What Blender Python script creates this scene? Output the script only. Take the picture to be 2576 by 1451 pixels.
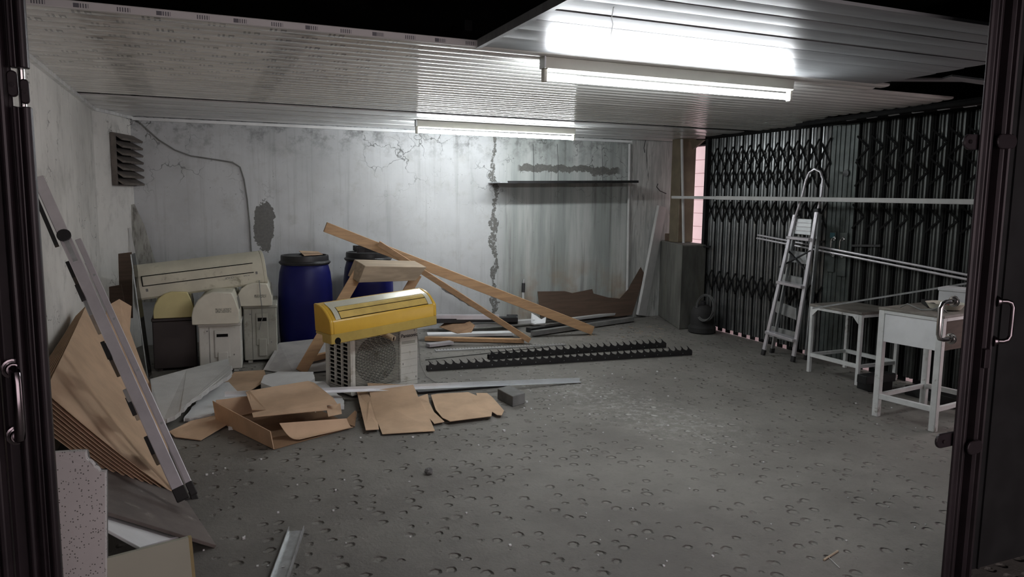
import bpy, bmesh, math, random
from mathutils import Vector as V, Matrix
random.seed(7)
for o in list(bpy.data.objects): bpy.data.objects.remove(o)
SC = bpy.context.scene
COL = SC.collection
R = math.radians

# ------------------------------------------------------------------ camera
CAM_H = 1.6; FPX = 1861.4; W, H = 2576, 1451
yaw, pitch, roll = R(22.84), R(7.0125), R(0.678)
_f = V((math.sin(yaw)*math.cos(pitch), math.cos(yaw)*math.cos(pitch), -math.sin(pitch)))
_r0 = V((math.cos(yaw), -math.sin(yaw), 0)); _u0 = _r0.cross(_f)
CR = _r0*math.cos(roll) + _u0*math.sin(roll)
CU = -_r0*math.sin(roll) + _u0*math.cos(roll)
CO = V((0, 0, CAM_H))
cd = bpy.data.cameras.new('camera'); cam = bpy.data.objects.new('camera', cd); COL.objects.link(cam)
cd.sensor_width = 36; cd.lens = 36*FPX/W; cd.clip_start = .05; cd.clip_end = 200
m = Matrix((CR, CU, -_f)).transposed().to_4x4(); m.translation = CO
cam.matrix_world = m
SC.camera = cam
# ------------------------------------------------------------------ world, light, exposure
wd = bpy.data.worlds.new('sky'); SC.world = wd; wd.use_nodes = True
bg = wd.node_tree.nodes['Background']; bg.inputs[0].default_value = (1.0, .86, .88, 1); bg.inputs[1].default_value = 1.5
TUBE_STRENGTH = 75.0
SC.view_settings.view_transform = 'Standard'; SC.view_settings.look = 'None'
SC.view_settings.exposure = 0.5; SC.view_settings.gamma = 1; SC.view_settings.use_curve_mapping = False
SC.cycles.use_denoising = True; SC.cycles.max_bounces = 7; SC.cycles.diffuse_bounces = 4
SC.cycles.sample_clamp_indirect = 6; SC.cycles.caustics_reflective = False; SC.cycles.caustics_refractive = False

# ------------------------------------------------------------------ measuring: a pixel's ray meets a real plane
def ray(px, py): return CR*((px-W/2)/FPX) - CU*((py-H/2)/FPX) + _f
def A(px, py, **k):
    (a, v), = k.items(); i = 'xyz'.index(a); d = ray(px, py)
    return CO + d*((v-CO[i])/d[i])
def PL(px, py, P, n):
    d = ray(px, py); return CO + d*((P-CO).dot(n)/d.dot(n))

# ------------------------------------------------------------------ mesh builder
class MB:
    def __init__(s, F=None): s.v = []; s.f = []; s.F = F
    def add(s, vs, fs):
        b = len(s.v); s.v += [(s.F @ V(p)) if s.F else V(p) for p in vs]
        s.f += [tuple(b+i for i in q) for q in fs]; return s
    def box(s, lo, hi):
        x0, y0, z0 = lo; x1, y1, z1 = hi
        return s.add([(x0,y0,z0),(x1,y0,z0),(x1,y1,z0),(x0,y1,z0),(x0,y0,z1),(x1,y0,z1),(x1,y1,z1),(x0,y1,z1)],
                     [(0,3,2,1),(4,5,6,7),(0,1,5,4),(1,2,6,5),(2,3,7,6),(3,0,4,7)])
    def bar(s, p0, p1, w, h, up=(0,0,1)):
        p0 = V(p0); p1 = V(p1); d = (p1-p0).normalized(); u = V(up)
        sd = d.cross(u)
        if sd.length < 1e-4: sd = d.cross(V((1,0,0)))
        sd.normalize(); u = sd.cross(d)
        q = []
        for p in (p0, p1):
            for a, b in ((-1,-1),(1,-1),(1,1),(-1,1)): q.append(p + sd*(a*w/2) + u*(b*h/2))
        return s.add(q, [(0,1,2,3),(7,6,5,4),(0,4,5,1),(1,5,6,2),(2,6,7,3),(3,7,4,0)])
    def prism(s, pts, vec):
        n = len(pts); vec = V(vec); pts = [V(p) for p in pts]
        return s.add(pts + [p+vec for p in pts], [tuple(range(n))[::-1], tuple(range(n, 2*n))] + [(i, (i+1) % n, n+(i+1) % n, n+i) for i in range(n)])
    def plate(s, pts, t):
        pts = [V(p) for p in pts]; n = V((0,0,0))
        for i in range(len(pts)):
            a, b = pts[i], pts[(i+1) % len(pts)]; n += a.cross(b)
        n.normalize()
        if n.z < -.01: pts = pts[::-1]; n = -n
        return s.prism([p - n*t for p in pts], n*t)
    def tube(s, pts, r, n=8, closed=False):
        pts = [V(p) for p in pts]; rings = []; N = len(pts); up = None
        rr = r if isinstance(r, (list, tuple)) else [r]*N
        for i, p in enumerate(pts):
            if closed: d = pts[(i+1) % N] - pts[i-1]
            else: d = pts[min(i+1, N-1)] - pts[max(i-1, 0)]
            d.normalize()
            if up is None: up = V((0,0,1)) if abs(d.z) < .9 else V((1,0,0))
            sd = d.cross(up).normalized(); up = sd.cross(d)
            rings.append([p + (sd*math.cos(a) + up*math.sin(a))*rr[i] for a in [2*math.pi*k/n for k in range(n)]])
        vs = [q for g in rings for q in g]; fs = []
        for i in range(N if closed else N-1):
            j = (i+1) % N
            for k in range(n): fs.append((i*n+k, i*n+(k+1) % n, j*n+(k+1) % n, j*n+k))
        if not closed: fs += [tuple(range(n))[::-1], tuple((N-1)*n+k for k in range(n))]
        return s.add(vs, fs)
    def lathe(s, prof, c=(0,0,0), n=28):
        c = V(c); vs = []; fs = []; P = len(prof)
        for r, z in prof:
            for k in range(n):
                a = 2*math.pi*k/n; vs.append(c + V((r*math.cos(a), r*math.sin(a), z)))
        for i in range(P-1):
            for k in range(n): fs.append((i*n+k, i*n+(k+1) % n, (i+1)*n+(k+1) % n, (i+1)*n+k))
        fs += [tuple(range(n))[::-1], tuple((P-1)*n+k for k in range(n))]
        return s.add(vs, fs)
    def grid(s, fn, nu, nv, t=0):
        vs = [V(fn(i/nu, j/nv)) for j in range(nv+1) for i in range(nu+1)]; k = nu+1
        fs = [(j*k+i, j*k+i+1, (j+1)*k+i+1, (j+1)*k+i) for j in range(nv) for i in range(nu)]
        if t:
            n = len(vs); ce = (vs[k+1]-vs[0]).cross(vs[k]-vs[1]); ce.normalize()
            vs += [p - ce*t for p in vs]
            fs += [tuple(n+i for i in q[::-1]) for q in fs]
            edge = [i for i in range(k)] + [j*k+nu for j in range(1, nv+1)] + [nv*k+i for i in range(nu-1, -1, -1)] + [j*k for j in range(nv-1, 0, -1)]
            for a, b in zip(edge, edge[1:]+edge[:1]): fs.append((b, a, n+a, n+b))
        return s.add(vs, fs)
    def build(s, name, mat, parent=None, smooth=False, bevel=0, loc=None):
        o0 = ROOT.get(parent.name, V((0,0,0))) if parent else None
        if parent is None:
            if loc is None:
                xs = [min(p[i] for p in s.v) for i in range(3)]; xe = [max(p[i] for p in s.v) for i in range(3)]
                loc = V(((xs[0]+xe[0])/2, (xs[1]+xe[1])/2, xs[2]))
            o0 = V(loc)
        me = bpy.data.meshes.new(name); me.from_pydata([p-o0 for p in s.v], [], s.f); me.validate(); 
        bm = bmesh.new(); bm.from_mesh(me); bmesh.ops.recalc_face_normals(bm, faces=bm.faces); bm.to_mesh(me); bm.free()
        me.materials.append(mat)
        if smooth:
            me.polygons.foreach_set('use_smooth', [True]*len(me.polygons)); me.set_sharp_from_angle(angle=R(38))
        o = bpy.data.objects.new(name, me); COL.objects.link(o)
        if parent: o.parent = parent
        else: o.location = o0
        ROOT[o.name] = o0
        if bevel:
            b = o.modifiers.new('bevel', 'BEVEL'); b.width = bevel; b.segments = 1; b.limit_method = 'ANGLE'
        return o
ROOT = {}
def thing(name, label, cat, loc, group=None, kind=None):
    o = bpy.data.objects.new(name, None); COL.objects.link(o); o.location = loc; o.empty_display_size = .05
    ROOT[o.name] = V(loc); tag(o, label, cat, group, kind); return o
def tag(o, label=None, cat=None, group=None, kind=None):
    for k, v in (('label', label), ('category', cat), ('group', group), ('kind', kind)):
        if v: o[k] = v
    return o
def S(o): o['kind'] = 'structure'; return o
def frame(o, ax, az=(0,0,1)):
    ax = V(ax).normalized(); az = V(az); ay = az.cross(ax).normalized(); az = ax.cross(ay)
    m = Matrix((ax, ay, az)).transposed().to_4x4(); m.translation = V(o); return m
def rough_poly(pts, torn, amp=.012, k=7):
    out = []
    for i, p in enumerate(pts):
        p = V(p); q = V(pts[(i+1) % len(pts)]); out.append(p)
        if i in torn:
            for j in range(1, k):
                t = j/k + random.uniform(-.04, .04); out.append(p.lerp(q, t) + V((random.uniform(-amp, amp), random.uniform(-amp, amp), 0)))
    return out

# ------------------------------------------------------------------ materials
class NT:
    def __init__(s, name):
        s.m = bpy.data.materials.new(name); s.m.use_nodes = True; s.t = s.m.node_tree; s.b = s.t.nodes['Principled BSDF']
    def n(s, typ, **k):
        x = s.t.nodes.new(typ)
        for a, v in k.items(): setattr(x, a, v)
        return x
    def l(s, a, b): s.t.links.new(a, b)
    def math(s, op, a, b=None, c=None, clamp=False):
        x = s.n('ShaderNodeMath', operation=op, use_clamp=clamp)
        for i, v in enumerate((a, b, c)):
            if v is None: continue
            if isinstance(v, (int, float)): x.inputs[i].default_value = v
            else: s.l(v, x.inputs[i])
        return x.outputs[0]
    def mix(s, fac, a, b):
        x = s.n('ShaderNodeMix', data_type='RGBA')
        for i, v in ((0, fac), (6, a), (7, b)):
            if isinstance(v, (int, float)): x.inputs[i].default_value = v
            elif isinstance(v, tuple): x.inputs[i].default_value = (*v, 1)
            else: s.l(v, x.inputs[i])
        return x.outputs[2]
    def pos(s, scale=(1,1,1), obj=False):
        if obj: o = s.n('ShaderNodeTexCoord').outputs['Object']
        else: o = s.n('ShaderNodeNewGeometry').outputs['Position']
        x = s.n('ShaderNodeMapping'); x.inputs['Scale'].default_value = scale; s.l(o, x.inputs[0]); return x.outputs[0]
    def noise(s, vec, scale=5, detail=4, rough=.55, dist=0):
        x = s.n('ShaderNodeTexNoise'); x.inputs['Scale'].default_value = scale; x.inputs['Detail'].default_value = detail
        x.inputs['Roughness'].default_value = rough; x.inputs['Distortion'].default_value = dist; s.l(vec, x.inputs['Vector']); return x.outputs[0]
    def step(s, v, lo, hi):
        x = s.n('ShaderNodeMapRange', interpolation_type='SMOOTHSTEP'); s.l(v, x.inputs[0]); x.inputs[1].default_value = lo; x.inputs[2].default_value = hi
        return x.outputs[0]
    def bump(s, h, strength=.3, dist=.01):
        x = s.n('ShaderNodeBump'); x.inputs['Strength'].default_value = strength; x.inputs['Distance'].default_value = dist
        s.l(h, x.inputs['Height']); s.l(x.outputs[0], s.b.inputs['Normal'])
    def fin(s, col=None, rough=.6, metal=0, spec=.5):
        if col is not None:
            if isinstance(col, tuple): s.b.inputs['Base Color'].default_value = (*col, 1)
            else: s.l(col, s.b.inputs['Base Color'])
        if isinstance(rough, (int, float)): s.b.inputs['Roughness'].default_value = rough
        else: s.l(rough, s.b.inputs['Roughness'])
        s.b.inputs['Metallic'].default_value = metal; s.b.inputs['Specular IOR Level'].default_value = spec
        return s.m
def M(name, c, rough=.6, metal=0, var=.2, scale=6, bump=0, bs=80, spec=.5, dirt=None, stretch=(1,1,1)):
    t = NT(name); p = t.pos(stretch, obj=True)
    n = t.noise(p, scale, 5, .6)
    dk = tuple(x*(1-var) for x in c); lt = tuple(min(1, x*(1+var*.6)) for x in c)
    col = t.mix(t.step(n, .3, .7), dk, lt)
    if dirt:
        dn = t.noise(p, dirt[2], 6, .65, .3); col = t.mix(t.step(dn, .62-dirt[1], .72), col, dirt[0])
    if bump: t.bump(t.noise(p, bs, 4, .6), bump, .004)
    return t.fin(col, rough, metal, spec)

# walls: old white paint, streaks, mould, cracks, peeled patches
def wall_mat(name, base, back=False):
    t = NT(name); p = t.pos(); sep = t.n('ShaderNodeSeparateXYZ'); t.l(p, sep.inputs[0]); X, Y, Z = sep.outputs
    big = t.noise(p, 1.1, 5, .6); mid = t.noise(p, 5, 6, .65)
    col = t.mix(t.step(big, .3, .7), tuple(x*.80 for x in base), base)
    col = t.mix(t.math('MULTIPLY', t.step(mid, .50, .75), .42), col, (.33, .33, .30))
    st = t.noise(t.pos((9, 9, .35)), 1.6, 5, .65)
    if back:
        right = t.step(X, 3.2, 3.7)
        col = t.mix(right, col, t.mix(t.step(t.noise(t.pos((3, 1, .3)), 1.5, 5, .6), .35, .7), (.30, .325, .31), (.50, .52, .50)))
        stk = t.math('MULTIPLY', t.step(st, .5, .72), t.math('ADD', t.math('MULTIPLY', right, .5), .26))
        col = t.mix(stk, col, (.16, .165, .15))
        # rust-brown damp at the foot of the right bay
        low = t.math('MULTIPLY', t.math('SUBTRACT', 1, t.step(Z, .25, 1.0)), t.step(X, 3.4, 3.9))
        col = t.mix(t.math('MULTIPLY', t.math('MULTIPLY', low, t.step(t.noise(p, 3, 4), .35, .65)), .7), col, (.30, .21, .13))
        # mould under the ceiling
        top = t.math('MULTIPLY', t.step(Z, 1.9, 2.4), t.step(t.noise(p, 7, 6, .7), .45, .66))
        col = t.mix(t.math('MULTIPLY', top, .65), col, (.10, .10, .095))
    else:
        col = t.mix(t.math('MULTIPLY', t.step(st, .55, .75), .22), col, (.25, .25, .22))
    sp = t.noise(p, 46, 3, .6); spm = t.math('MULTIPLY', t.step(sp, .69, .74), t.step(t.noise(p, 2.2, 3), .45, .6))
    col = t.mix(t.math('MULTIPLY', spm, .8), col, (.07, .07, .065))
    vo = t.n('ShaderNodeTexVoronoi', feature='DISTANCE_TO_EDGE'); vo.inputs['Scale'].default_value = 3.2
    dv = t.n('ShaderNodeVectorMath', operation='ADD'); nz = t.n('ShaderNodeTexNoise'); nz.inputs['Scale'].default_value = 9; t.l(p, nz.inputs['Vector'])
    sc = t.n('ShaderNodeVectorMath', operation='SCALE'); sc.inputs['Scale'].default_value = .25; t.l(nz.outputs[1], sc.inputs[0])
    t.l(p, dv.inputs[0]); t.l(sc.outputs[0], dv.inputs[1]); t.l(dv.outputs[0], vo.inputs['Vector'])
    cr = t.math('MULTIPLY', t.math('SUBTRACT', 1, t.step(vo.outputs[0], .004, .022)), t.step(t.noise(p, 1.7, 3), .50, .62))
    if back: cr = t.math('MULTIPLY', cr, t.step(Z, 1.2, 2.15))
    col = t.mix(t.math('MULTIPLY', cr, .75), col, (.05, .05, .045))
    h = mid
    if back:
        # the peeled vertical seam and the knocked-off horizontal band
        w1 = t.noise(t.pos((1, 1, 1)), 2.6, 5, .7)
        dx = t.math('ABSOLUTE', t.math('ADD', t.math('SUBTRACT', X, 3.36), t.math('MULTIPLY', t.math('SUBTRACT', w1, .5), .30)))
        wd_ = t.math('ADD', .012, t.math('MULTIPLY', t.step(t.noise(t.pos((.2, .2, 1)), 6, 4, .7), .3, .8), .055))
        seam = t.math('MULTIPLY', t.math('LESS_THAN', dx, wd_), t.step(t.noise(p, 30, 4, .7), .36, .48))
        zb = t.math('ABSOLUTE', t.math('ADD', t.math('SUBTRACT', Z, 1.965), t.math('MULTIPLY', t.math('SUBTRACT', t.noise(p, 6, 6, .75), .5), .24)))
        band = t.math('MULTIPLY', t.math('LESS_THAN', zb, .048), t.math('MULTIPLY', t.step(X, 3.66, 3.72), t.math('SUBTRACT', 1, t.step(X, 5.1, 5.2))))
        pt = t.n('ShaderNodeVectorMath', operation='DISTANCE'); t.l(t.pos((1, 1, .42)), pt.inputs[0]); pt.inputs[1].default_value = (.645, 8.6, 1.27*.42)
        patch = t.math('LESS_THAN', t.math('ADD', pt.outputs['Value'], t.math('MULTIPLY', t.math('SUBTRACT', t.noise(p, 8, 4, .7), .5), .16)), .115)
        pe = t.math('MAXIMUM', t.math('MAXIMUM', seam, band), patch)
        col = t.mix(t.math('MULTIPLY', pe, .9), col, t.mix(t.noise(p, 40, 4), (.05, .05, .045), (.17, .165, .15)))
        h = t.math('SUBTRACT', mid, t.math('MULTIPLY', pe, .8))
    t.bump(h, .35, .01)
    return t.fin(col, .75, 0, .25)
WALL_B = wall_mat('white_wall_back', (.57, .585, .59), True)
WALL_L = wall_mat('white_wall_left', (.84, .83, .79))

def floor_mat():
    t = NT('rough_concrete_floor'); p = t.pos(); sep = t.n('ShaderNodeSeparateXYZ'); t.l(p, sep.inputs[0]); X, Y, Z = sep.outputs
    col = t.mix(t.step(t.noise(p, 1.3, 6, .65), .3, .7), (.140, .133, .120), (.205, .196, .178))
    col = t.mix(t.math('MULTIPLY', t.step(t.noise(p, 24, 5, .7), .5, .75), .35), col, (.10, .095, .085))
    vo = t.n('ShaderNodeTexVoronoi', feature='F1'); vo.inputs['Scale'].default_value = 10.5; vo.inputs['Randomness'].default_value = .62
    dv = t.n('ShaderNodeVectorMath', operation='ADD'); nz = t.n('ShaderNodeTexNoise'); nz.inputs['Scale'].default_value = 30; t.l(p, nz.inputs['Vector'])
    sc = t.n('ShaderNodeVectorMath', operation='SCALE'); sc.inputs['Scale'].default_value = .022; t.l(nz.outputs[1], sc.inputs[0])
    fl = t.pos((1, 1, 0)); t.l(fl, dv.inputs[0]); t.l(sc.outputs[0], dv.inputs[1]); t.l(dv.outputs[0], vo.inputs['Vector'])
    sel = t.n('ShaderNodeSeparateColor'); t.l(vo.outputs['Color'], sel.inputs[0])
    keep = t.step(t.math('ADD', sel.outputs[0], t.math('MULTIPLY', t.noise(p, 1.1, 2), .9)), .46, .58)
    rad = t.math('ADD', .17, t.math('MULTIPLY', sel.outputs[1], .15))
    pit = t.math('MULTIPLY', t.math('SUBTRACT', 1, t.step(t.math('DIVIDE', vo.outputs['Distance'], rad), .55, 1.15)), keep)
    # plaster dust trodden across the middle of the room
    a = A(1440, 975, z=0); b = A(1900, 1130, z=0); d = (b-a); L = d.length; d.normalize()
    rel = t.n('ShaderNodeVectorMath', operation='SUBTRACT'); t.l(p, rel.inputs[0]); rel.inputs[1].default_value = a
    dt = t.n('ShaderNodeVectorMath', operation='DOT_PRODUCT'); t.l(rel.outputs[0], dt.inputs[0]); dt.inputs[1].default_value = (-d.y, d.x, 0)
    al = t.n('ShaderNodeVectorMath', operation='DOT_PRODUCT'); t.l(rel.outputs[0], al.inputs[0]); al.inputs[1].default_value = d
    ac = t.math('MULTIPLY', t.math('SUBTRACT', 1, t.step(t.math('ABSOLUTE', dt.outputs['Value']), .05, .6)), t.math('MULTIPLY', t.step(al.outputs['Value'], -.8, .1), t.math('SUBTRACT', 1, t.step(al.outputs['Value'], L*.5, L*1.2))))
    dust = t.math('MULTIPLY', ac, t.math('ADD', t.math('MULTIPLY', t.step(t.noise(p, 14, 6, .75), .45, .7), .6), t.math('MULTIPLY', pit, .7)))
    col = t.mix(t.math('MULTIPLY', dust, .85, clamp=True), col, (.56, .56, .53))
    col = t.mix(t.math('MULTIPLY', pit, .30), col, (.25, .24, .215))
    h = t.math('ADD', t.math('MULTIPLY', t.noise(p, 60, 5, .65), .18), t.math('SUBTRACT', t.math('MULTIPLY', t.noise(p, 6, 4), .5), pit))
    t.bump(h, 1.0, .018)
    return t.fin(col, t.math('SUBTRACT', .85, t.math('MULTIPLY', t.noise(p, 3, 4), .25)), 0, .3)
FLOOR = floor_mat()

def ceil_mat(name, base, printed=False, rough=.24):
    t = NT(name); p = t.pos(); sep = t.n('ShaderNodeSeparateXYZ'); t.l(p, sep.inputs[0]); X, Y, Z = sep.outputs
    col = t.mix(t.step(t.noise(t.pos((.6, 6, 1)), 3, 5, .65), .35, .75), base, tuple(x*.72 for x in base))
    rg = t.math('ADD', rough, t.math('MULTIPLY', t.noise(t.pos((2, 9, 1)), 4, 5, .7), .10))
    if printed:
        vv = t.math('DIVIDE', t.math('SUBTRACT', Y, 3.72), .12); row = t.math('FLOOR', vv); fv = t.math('FRACT', vv)
        fu = t.math('FRACT', t.math('ADD', t.math('DIVIDE', X, .27), t.math('MULTIPLY', row, .413)))
        inu = t.math('MULTIPLY', t.math('GREATER_THAN', fu, .2), t.math('LESS_THAN', fu, .52))
        inv = t.math('MULTIPLY', t.math('GREATER_THAN', fv, .14), t.math('LESS_THAN', fv, .80))
        stroke = t.math('MULTIPLY', t.math('LESS_THAN', t.math('FRACT', t.math('MULTIPLY', fu, 12.5)), .5), t.math('LESS_THAN', fu, .36))
        ring = t.math('MULTIPLY', t.math('GREATER_THAN', fu, .42), t.math('SUBTRACT', 1, t.math('MULTIPLY', t.math('MULTIPLY', t.math('GREATER_THAN', fu, .448), t.math('LESS_THAN', fu, .492)), t.math('MULTIPLY', t.math('GREATER_THAN', fv, .34), t.math('LESS_THAN', fv, .60)))))
        gl = t.math('MULTIPLY', t.math('MULTIPLY', inu, inv), t.math('MAXIMUM', stroke, ring))
        fade = t.math('MULTIPLY', t.math('SUBTRACT', 1, t.step(X, .4, 2.6)), t.math('SUBTRACT', 1, t.step(Y, 4.6, 6.2)))
        rowr = t.step(t.noise(t.pos((1.3, 7, 1)), 2.5, 3, .7), .35, .62)
        col = t.mix(t.math('MULTIPLY', t.math('MULTIPLY', gl, fade), t.math('MULTIPLY', rowr, .72)), col, (.10, .105, .11))
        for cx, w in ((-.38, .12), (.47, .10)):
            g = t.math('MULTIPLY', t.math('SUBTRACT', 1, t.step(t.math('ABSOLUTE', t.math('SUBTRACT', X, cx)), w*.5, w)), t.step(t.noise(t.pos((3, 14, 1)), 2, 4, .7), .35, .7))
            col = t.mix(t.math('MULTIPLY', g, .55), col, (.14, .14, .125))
    return t.fin(col, rg, 0, .55 if rough < .3 else .36)
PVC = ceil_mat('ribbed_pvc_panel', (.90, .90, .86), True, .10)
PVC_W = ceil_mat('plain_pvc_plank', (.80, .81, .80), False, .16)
def edge_mat():
    t = NT('printed_pvc_edge'); p = t.pos(); sep = t.n('ShaderNodeSeparateXYZ'); t.l(p, sep.inputs[0]); X, Y, Z = sep.outputs
    u = t.math('DIVIDE', X, .158); fu = t.math('FRACT', u); alt = t.math('GREATER_THAN', t.math('FRACT', t.math('MULTIPLY', u, .5)), .5)
    st = t.math('MULTIPLY', t.math('LESS_THAN', t.math('FRACT', t.math('MULTIPLY', fu, 16)), .5), t.math('MULTIPLY', t.math('GREATER_THAN', fu, .1), t.math('LESS_THAN', fu, .45)))
    zb = t.math('LESS_THAN', t.math('ABSOLUTE', t.math('SUBTRACT', Z, 2.381)), .009)
    dot = t.math('MULTIPLY', alt, t.math('LESS_THAN', t.math('ABSOLUTE', t.math('SUBTRACT', fu, .16)), .07))
    k = t.math('MULTIPLY', zb, t.math('MAXIMUM', st, dot))
    return t.fin(t.mix(t.math('MULTIPLY', k, .85), (.62, .61, .60), (.04, .04, .06)), .35)
PVC_E = edge_mat()
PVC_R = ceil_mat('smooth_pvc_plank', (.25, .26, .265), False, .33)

def wood(name, c, rough=.65, axis=0):
    sc = [14, 14, 14]; sc[axis] = 1.2
    t = NT(name); p = t.pos(tuple(sc), obj=True)
    n = t.noise(p, 2.2, 6, .6, .4); col = t.mix(t.step(n, .3, .7), tuple(x*.72 for x in c), c)
    t.bump(n, .2, .003); return t.fin(col, rough, 0, .35)
def terrazzo():
    t = NT('speckled_terrazzo'); p = t.pos(obj=True)
    v = t.n('ShaderNodeTexVoronoi'); v.inputs['Scale'].default_value = 130; t.l(p, v.inputs['Vector'])
    s = t.n('ShaderNodeSeparateColor'); t.l(v.outputs['Color'], s.inputs[0])
    k = t.math('MULTIPLY', t.math('LESS_THAN', v.outputs['Distance'], .32), t.math('GREATER_THAN', s.outputs[0], .66))
    col = t.mix(k, t.mix(t.noise(p, 6, 4), (.48, .45, .445), (.62, .59, .58)), (.13, .12, .115))
    return t.fin(col, .6, 0, .4)
CARD = M('brown_cardboard', (.57, .405, .275), .85, 0, .14, 4, .08, 120, .2)
CARD_D = M('dark_cardboard', (.24, .15, .09), .88, 0, .2, 4, .08, 120, .2)
FOAM = M('white_polystyrene', (.72, .73, .73), .9, 0, .06, 8, .5, 160, .2)
ALU = M('aluminium', (.72, .69, .72), .32, .55, .12, 5, .03, 90)
ALU_D = M('dull_aluminium', (.47, .48, .48), .42, .75, .18, 5, .04, 90)
GALV = M('galvanised_steel', (.55, .57, .58), .38, .7, .22, 14)
BLACKP = M('black_plastic', (.016, .016, .018), .45, 0, .3, 6)
RUBBER = M('black_rubber', (.02, .019, .019), .8, 0, .3, 6)
BLACKM = M('black_painted_steel', (.02, .02, .021), .42, .2, .3, 8)
LATT = M('sooty_black_steel', (.010, .010, .010), .8, 0, .3, 8, 0, 80, .12)
DOOR = M('dark_maroon_gate_paint', (.030, .022, .026), .40, .3, .3, 5, .05, 60)
SLAT_SHADE = M('shaded_grimy_slat', (.10, .105, .10), .5, .6, .4, 9, .08, 40, .4, ((.03, .027, .022), .15, 4), (1, 1, .3))  # slat steel darkened for the near section's weaker light, plus grime blotches
SLAT = M('weathered_steel_slat', (.26, .27, .27), .36, .85, .45, 9, .08, 40, .5, ((.05, .045, .035), .12, 4), (1, 1, .3))
STILE = M('grey_green_steel', (.085, .098, .092), .5, .4, .3, 6)
WHITEP = M('cream_plastic', (.57, .55, .44), .5, 0, .12, 4, 0, 80, .4, ((.25, .23, .16), .05, 5))
OFFW = M('off_white_plastic', (.66, .64, .54), .5, 0, .10, 4, 0, 80, .4, ((.33, .31, .24), .03, 5))
YELLP = M('yellowed_plastic', (.62, .55, .27), .55, 0, .1, 4)
YEL = M('golden_yellow_plastic', (.66, .41, .05), .26, 0, .1, 3, 0, 80, .5)
OLIVE = M('dull_mustard_plastic', (.45, .33, .08), .45, 0, .15, 5)
CREAMG = M('silver_cream_trim', (.62, .61, .50), .28, .2, .08, 5)
ACW = M('aged_white_enamel', (.60, .60, .55), .42, 0, .10, 4, 0, 80, .45, ((.30, .28, .22), .02, 6))
ACG = M('dusty_grey_enamel', (.36, .36, .315), .55, 0, .15, 4, 0, 80, .4, ((.18, .17, .13), .06, 6))
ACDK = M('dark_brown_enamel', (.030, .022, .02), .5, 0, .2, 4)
DARK = M('dark_void', (.008, .008, .008), .9, 0, .1, 3, 0, 80, .1)
BLUE = M('blue_drum_plastic', (.004, .006, .10), .45, 0, .12, 3, .03, 60, .3)
BEAMW = wood('tan_timber', (.60, .38, .21), .55)
BEAMW2 = wood('brown_timber', (.50, .31, .17), .6)
PEEL = M('peeling_grey_paint', (.36, .36, .33), .75, 0, .2, 5, .2, 40, .3, ((.08, .075, .065), .14, 6), (4, 4, .8))
GREYW = wood('weathered_timber', (.50, .40, .29), .7)
DWOOD = wood('dark_plywood', (.105, .07, .05), .75)
DBOARD = M('dusty_dark_board', (.13, .11, .10), .75, 0, .25, 5, .15, 50, .3, ((.26, .24, .22), .02, 9))
WBOARD = M('white_board', (.80, .81, .82), .55, 0, .08, 5)
CREAMB = M('cream_green_laminate', (.42, .42, .34), .35, 0, .06, 2)
YEDGE = M('yellow_edge_band', (.45, .36, .18), .6)
TERR = terrazzo()
CONC = M('stained_concrete', (.15, .15, .135), .8, 0, .35, 3, .3, 30, .25, ((.12, .115, .09), .1, 3), (2, 2, .5))
CONC_D = M('dark_concrete', (.17, .17, .165), .85, 0, .3, 5, .3, 30, .25)
PLAST = M('streaked_plaster', (.48, .49, .47), .8, 0, .35, 3, .3, 30, .25, ((.15, .155, .145), .08, 3), (5, 5, .5))
POSTM = M('brown_painted_post', (.16, .13, .085), .55, 0, .25, 4)
WHITEM = M('white_painted_steel', (.70, .71, .70), .45, 0, .12, 8, 0, 80, .45, ((.2, .17, .13), .03, 9))
GREYT = M('grimy_table_top', (.22, .20, .175), .6, 0, .3, 7)
PIPEW = M('grey_white_pvc_pipe', (.55, .55, .54), .45, 0, .1, 5)
PINK = M('pink_painted_boards', (.84, .70, .71), .7, 0, .05, 3)
OUTF = M('pinkish_outdoor_concrete', (.82, .68, .69), .8, 0, .06, 3)
CABLE = M('grey_cable', (.20, .20, .19), .6)
RED = M('red_plastic', (.30, .03, .03), .4)
CHROME = M('worn_chrome', (.60, .59, .58), .22, 1, .1, 6)
DOORH = M('dark_chrome', (.30, .26, .28), .2, 1, .15, 6)
LAMPH = M('lamp_housing_enamel', (.62, .61, .54), .5, 0, .06, 5)
VENTM = M('grimy_brown_louvre', (.15, .13, .115), .75, 0, .3, 8, .2, 50)
GLASS = NT('smoked_glass'); GLASS.b.inputs['Transmission Weight'].default_value = .9; GLASS.b.inputs['IOR'].default_value = 1.3
GLASS = GLASS.fin((.10, .10, .09), .03, 0, .5)
PLASTW = M('crumpled_plastic_film', (.62, .64, .66), .18, 0, .25, 25, .6, 60, .6)
INK = M('black_ink', (.02, .02, .025), .6, 0, 0)
def emis(name, c, s):
    t = NT(name); t.b.inputs['Emission Color'].default_value = (*c, 1); t.b.inputs['Emission Strength'].default_value = s
    return t.fin((.9, .9, .9), .4)
TUBE = emis('glowing_tube', (.93, .97, 1.0), TUBE_STRENGTH)
def smudge():
    t = NT('faded_print'); p = t.pos((60, 60, 60), obj=True)
    c = t.mix(t.step(t.noise(p, 3, 3, .7), .48, .56), (.58, .56, .46), (.10, .10, .09)); return t.fin(c, .6)
SMUDGE = smudge()

# ================================================================== SETTING
CZ = 2.37; LX = -.875; YB = 8.6; GX = 5.8
S(MB().box((-6, -4, -.12), (5.83, 10, 0)).build('floor', FLOOR))
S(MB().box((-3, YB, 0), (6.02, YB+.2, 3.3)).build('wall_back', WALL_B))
S(MB().box((LX-.2, 2.05, 0), (LX, YB, CZ+.02)).build('wall_left', WALL_L))
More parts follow.
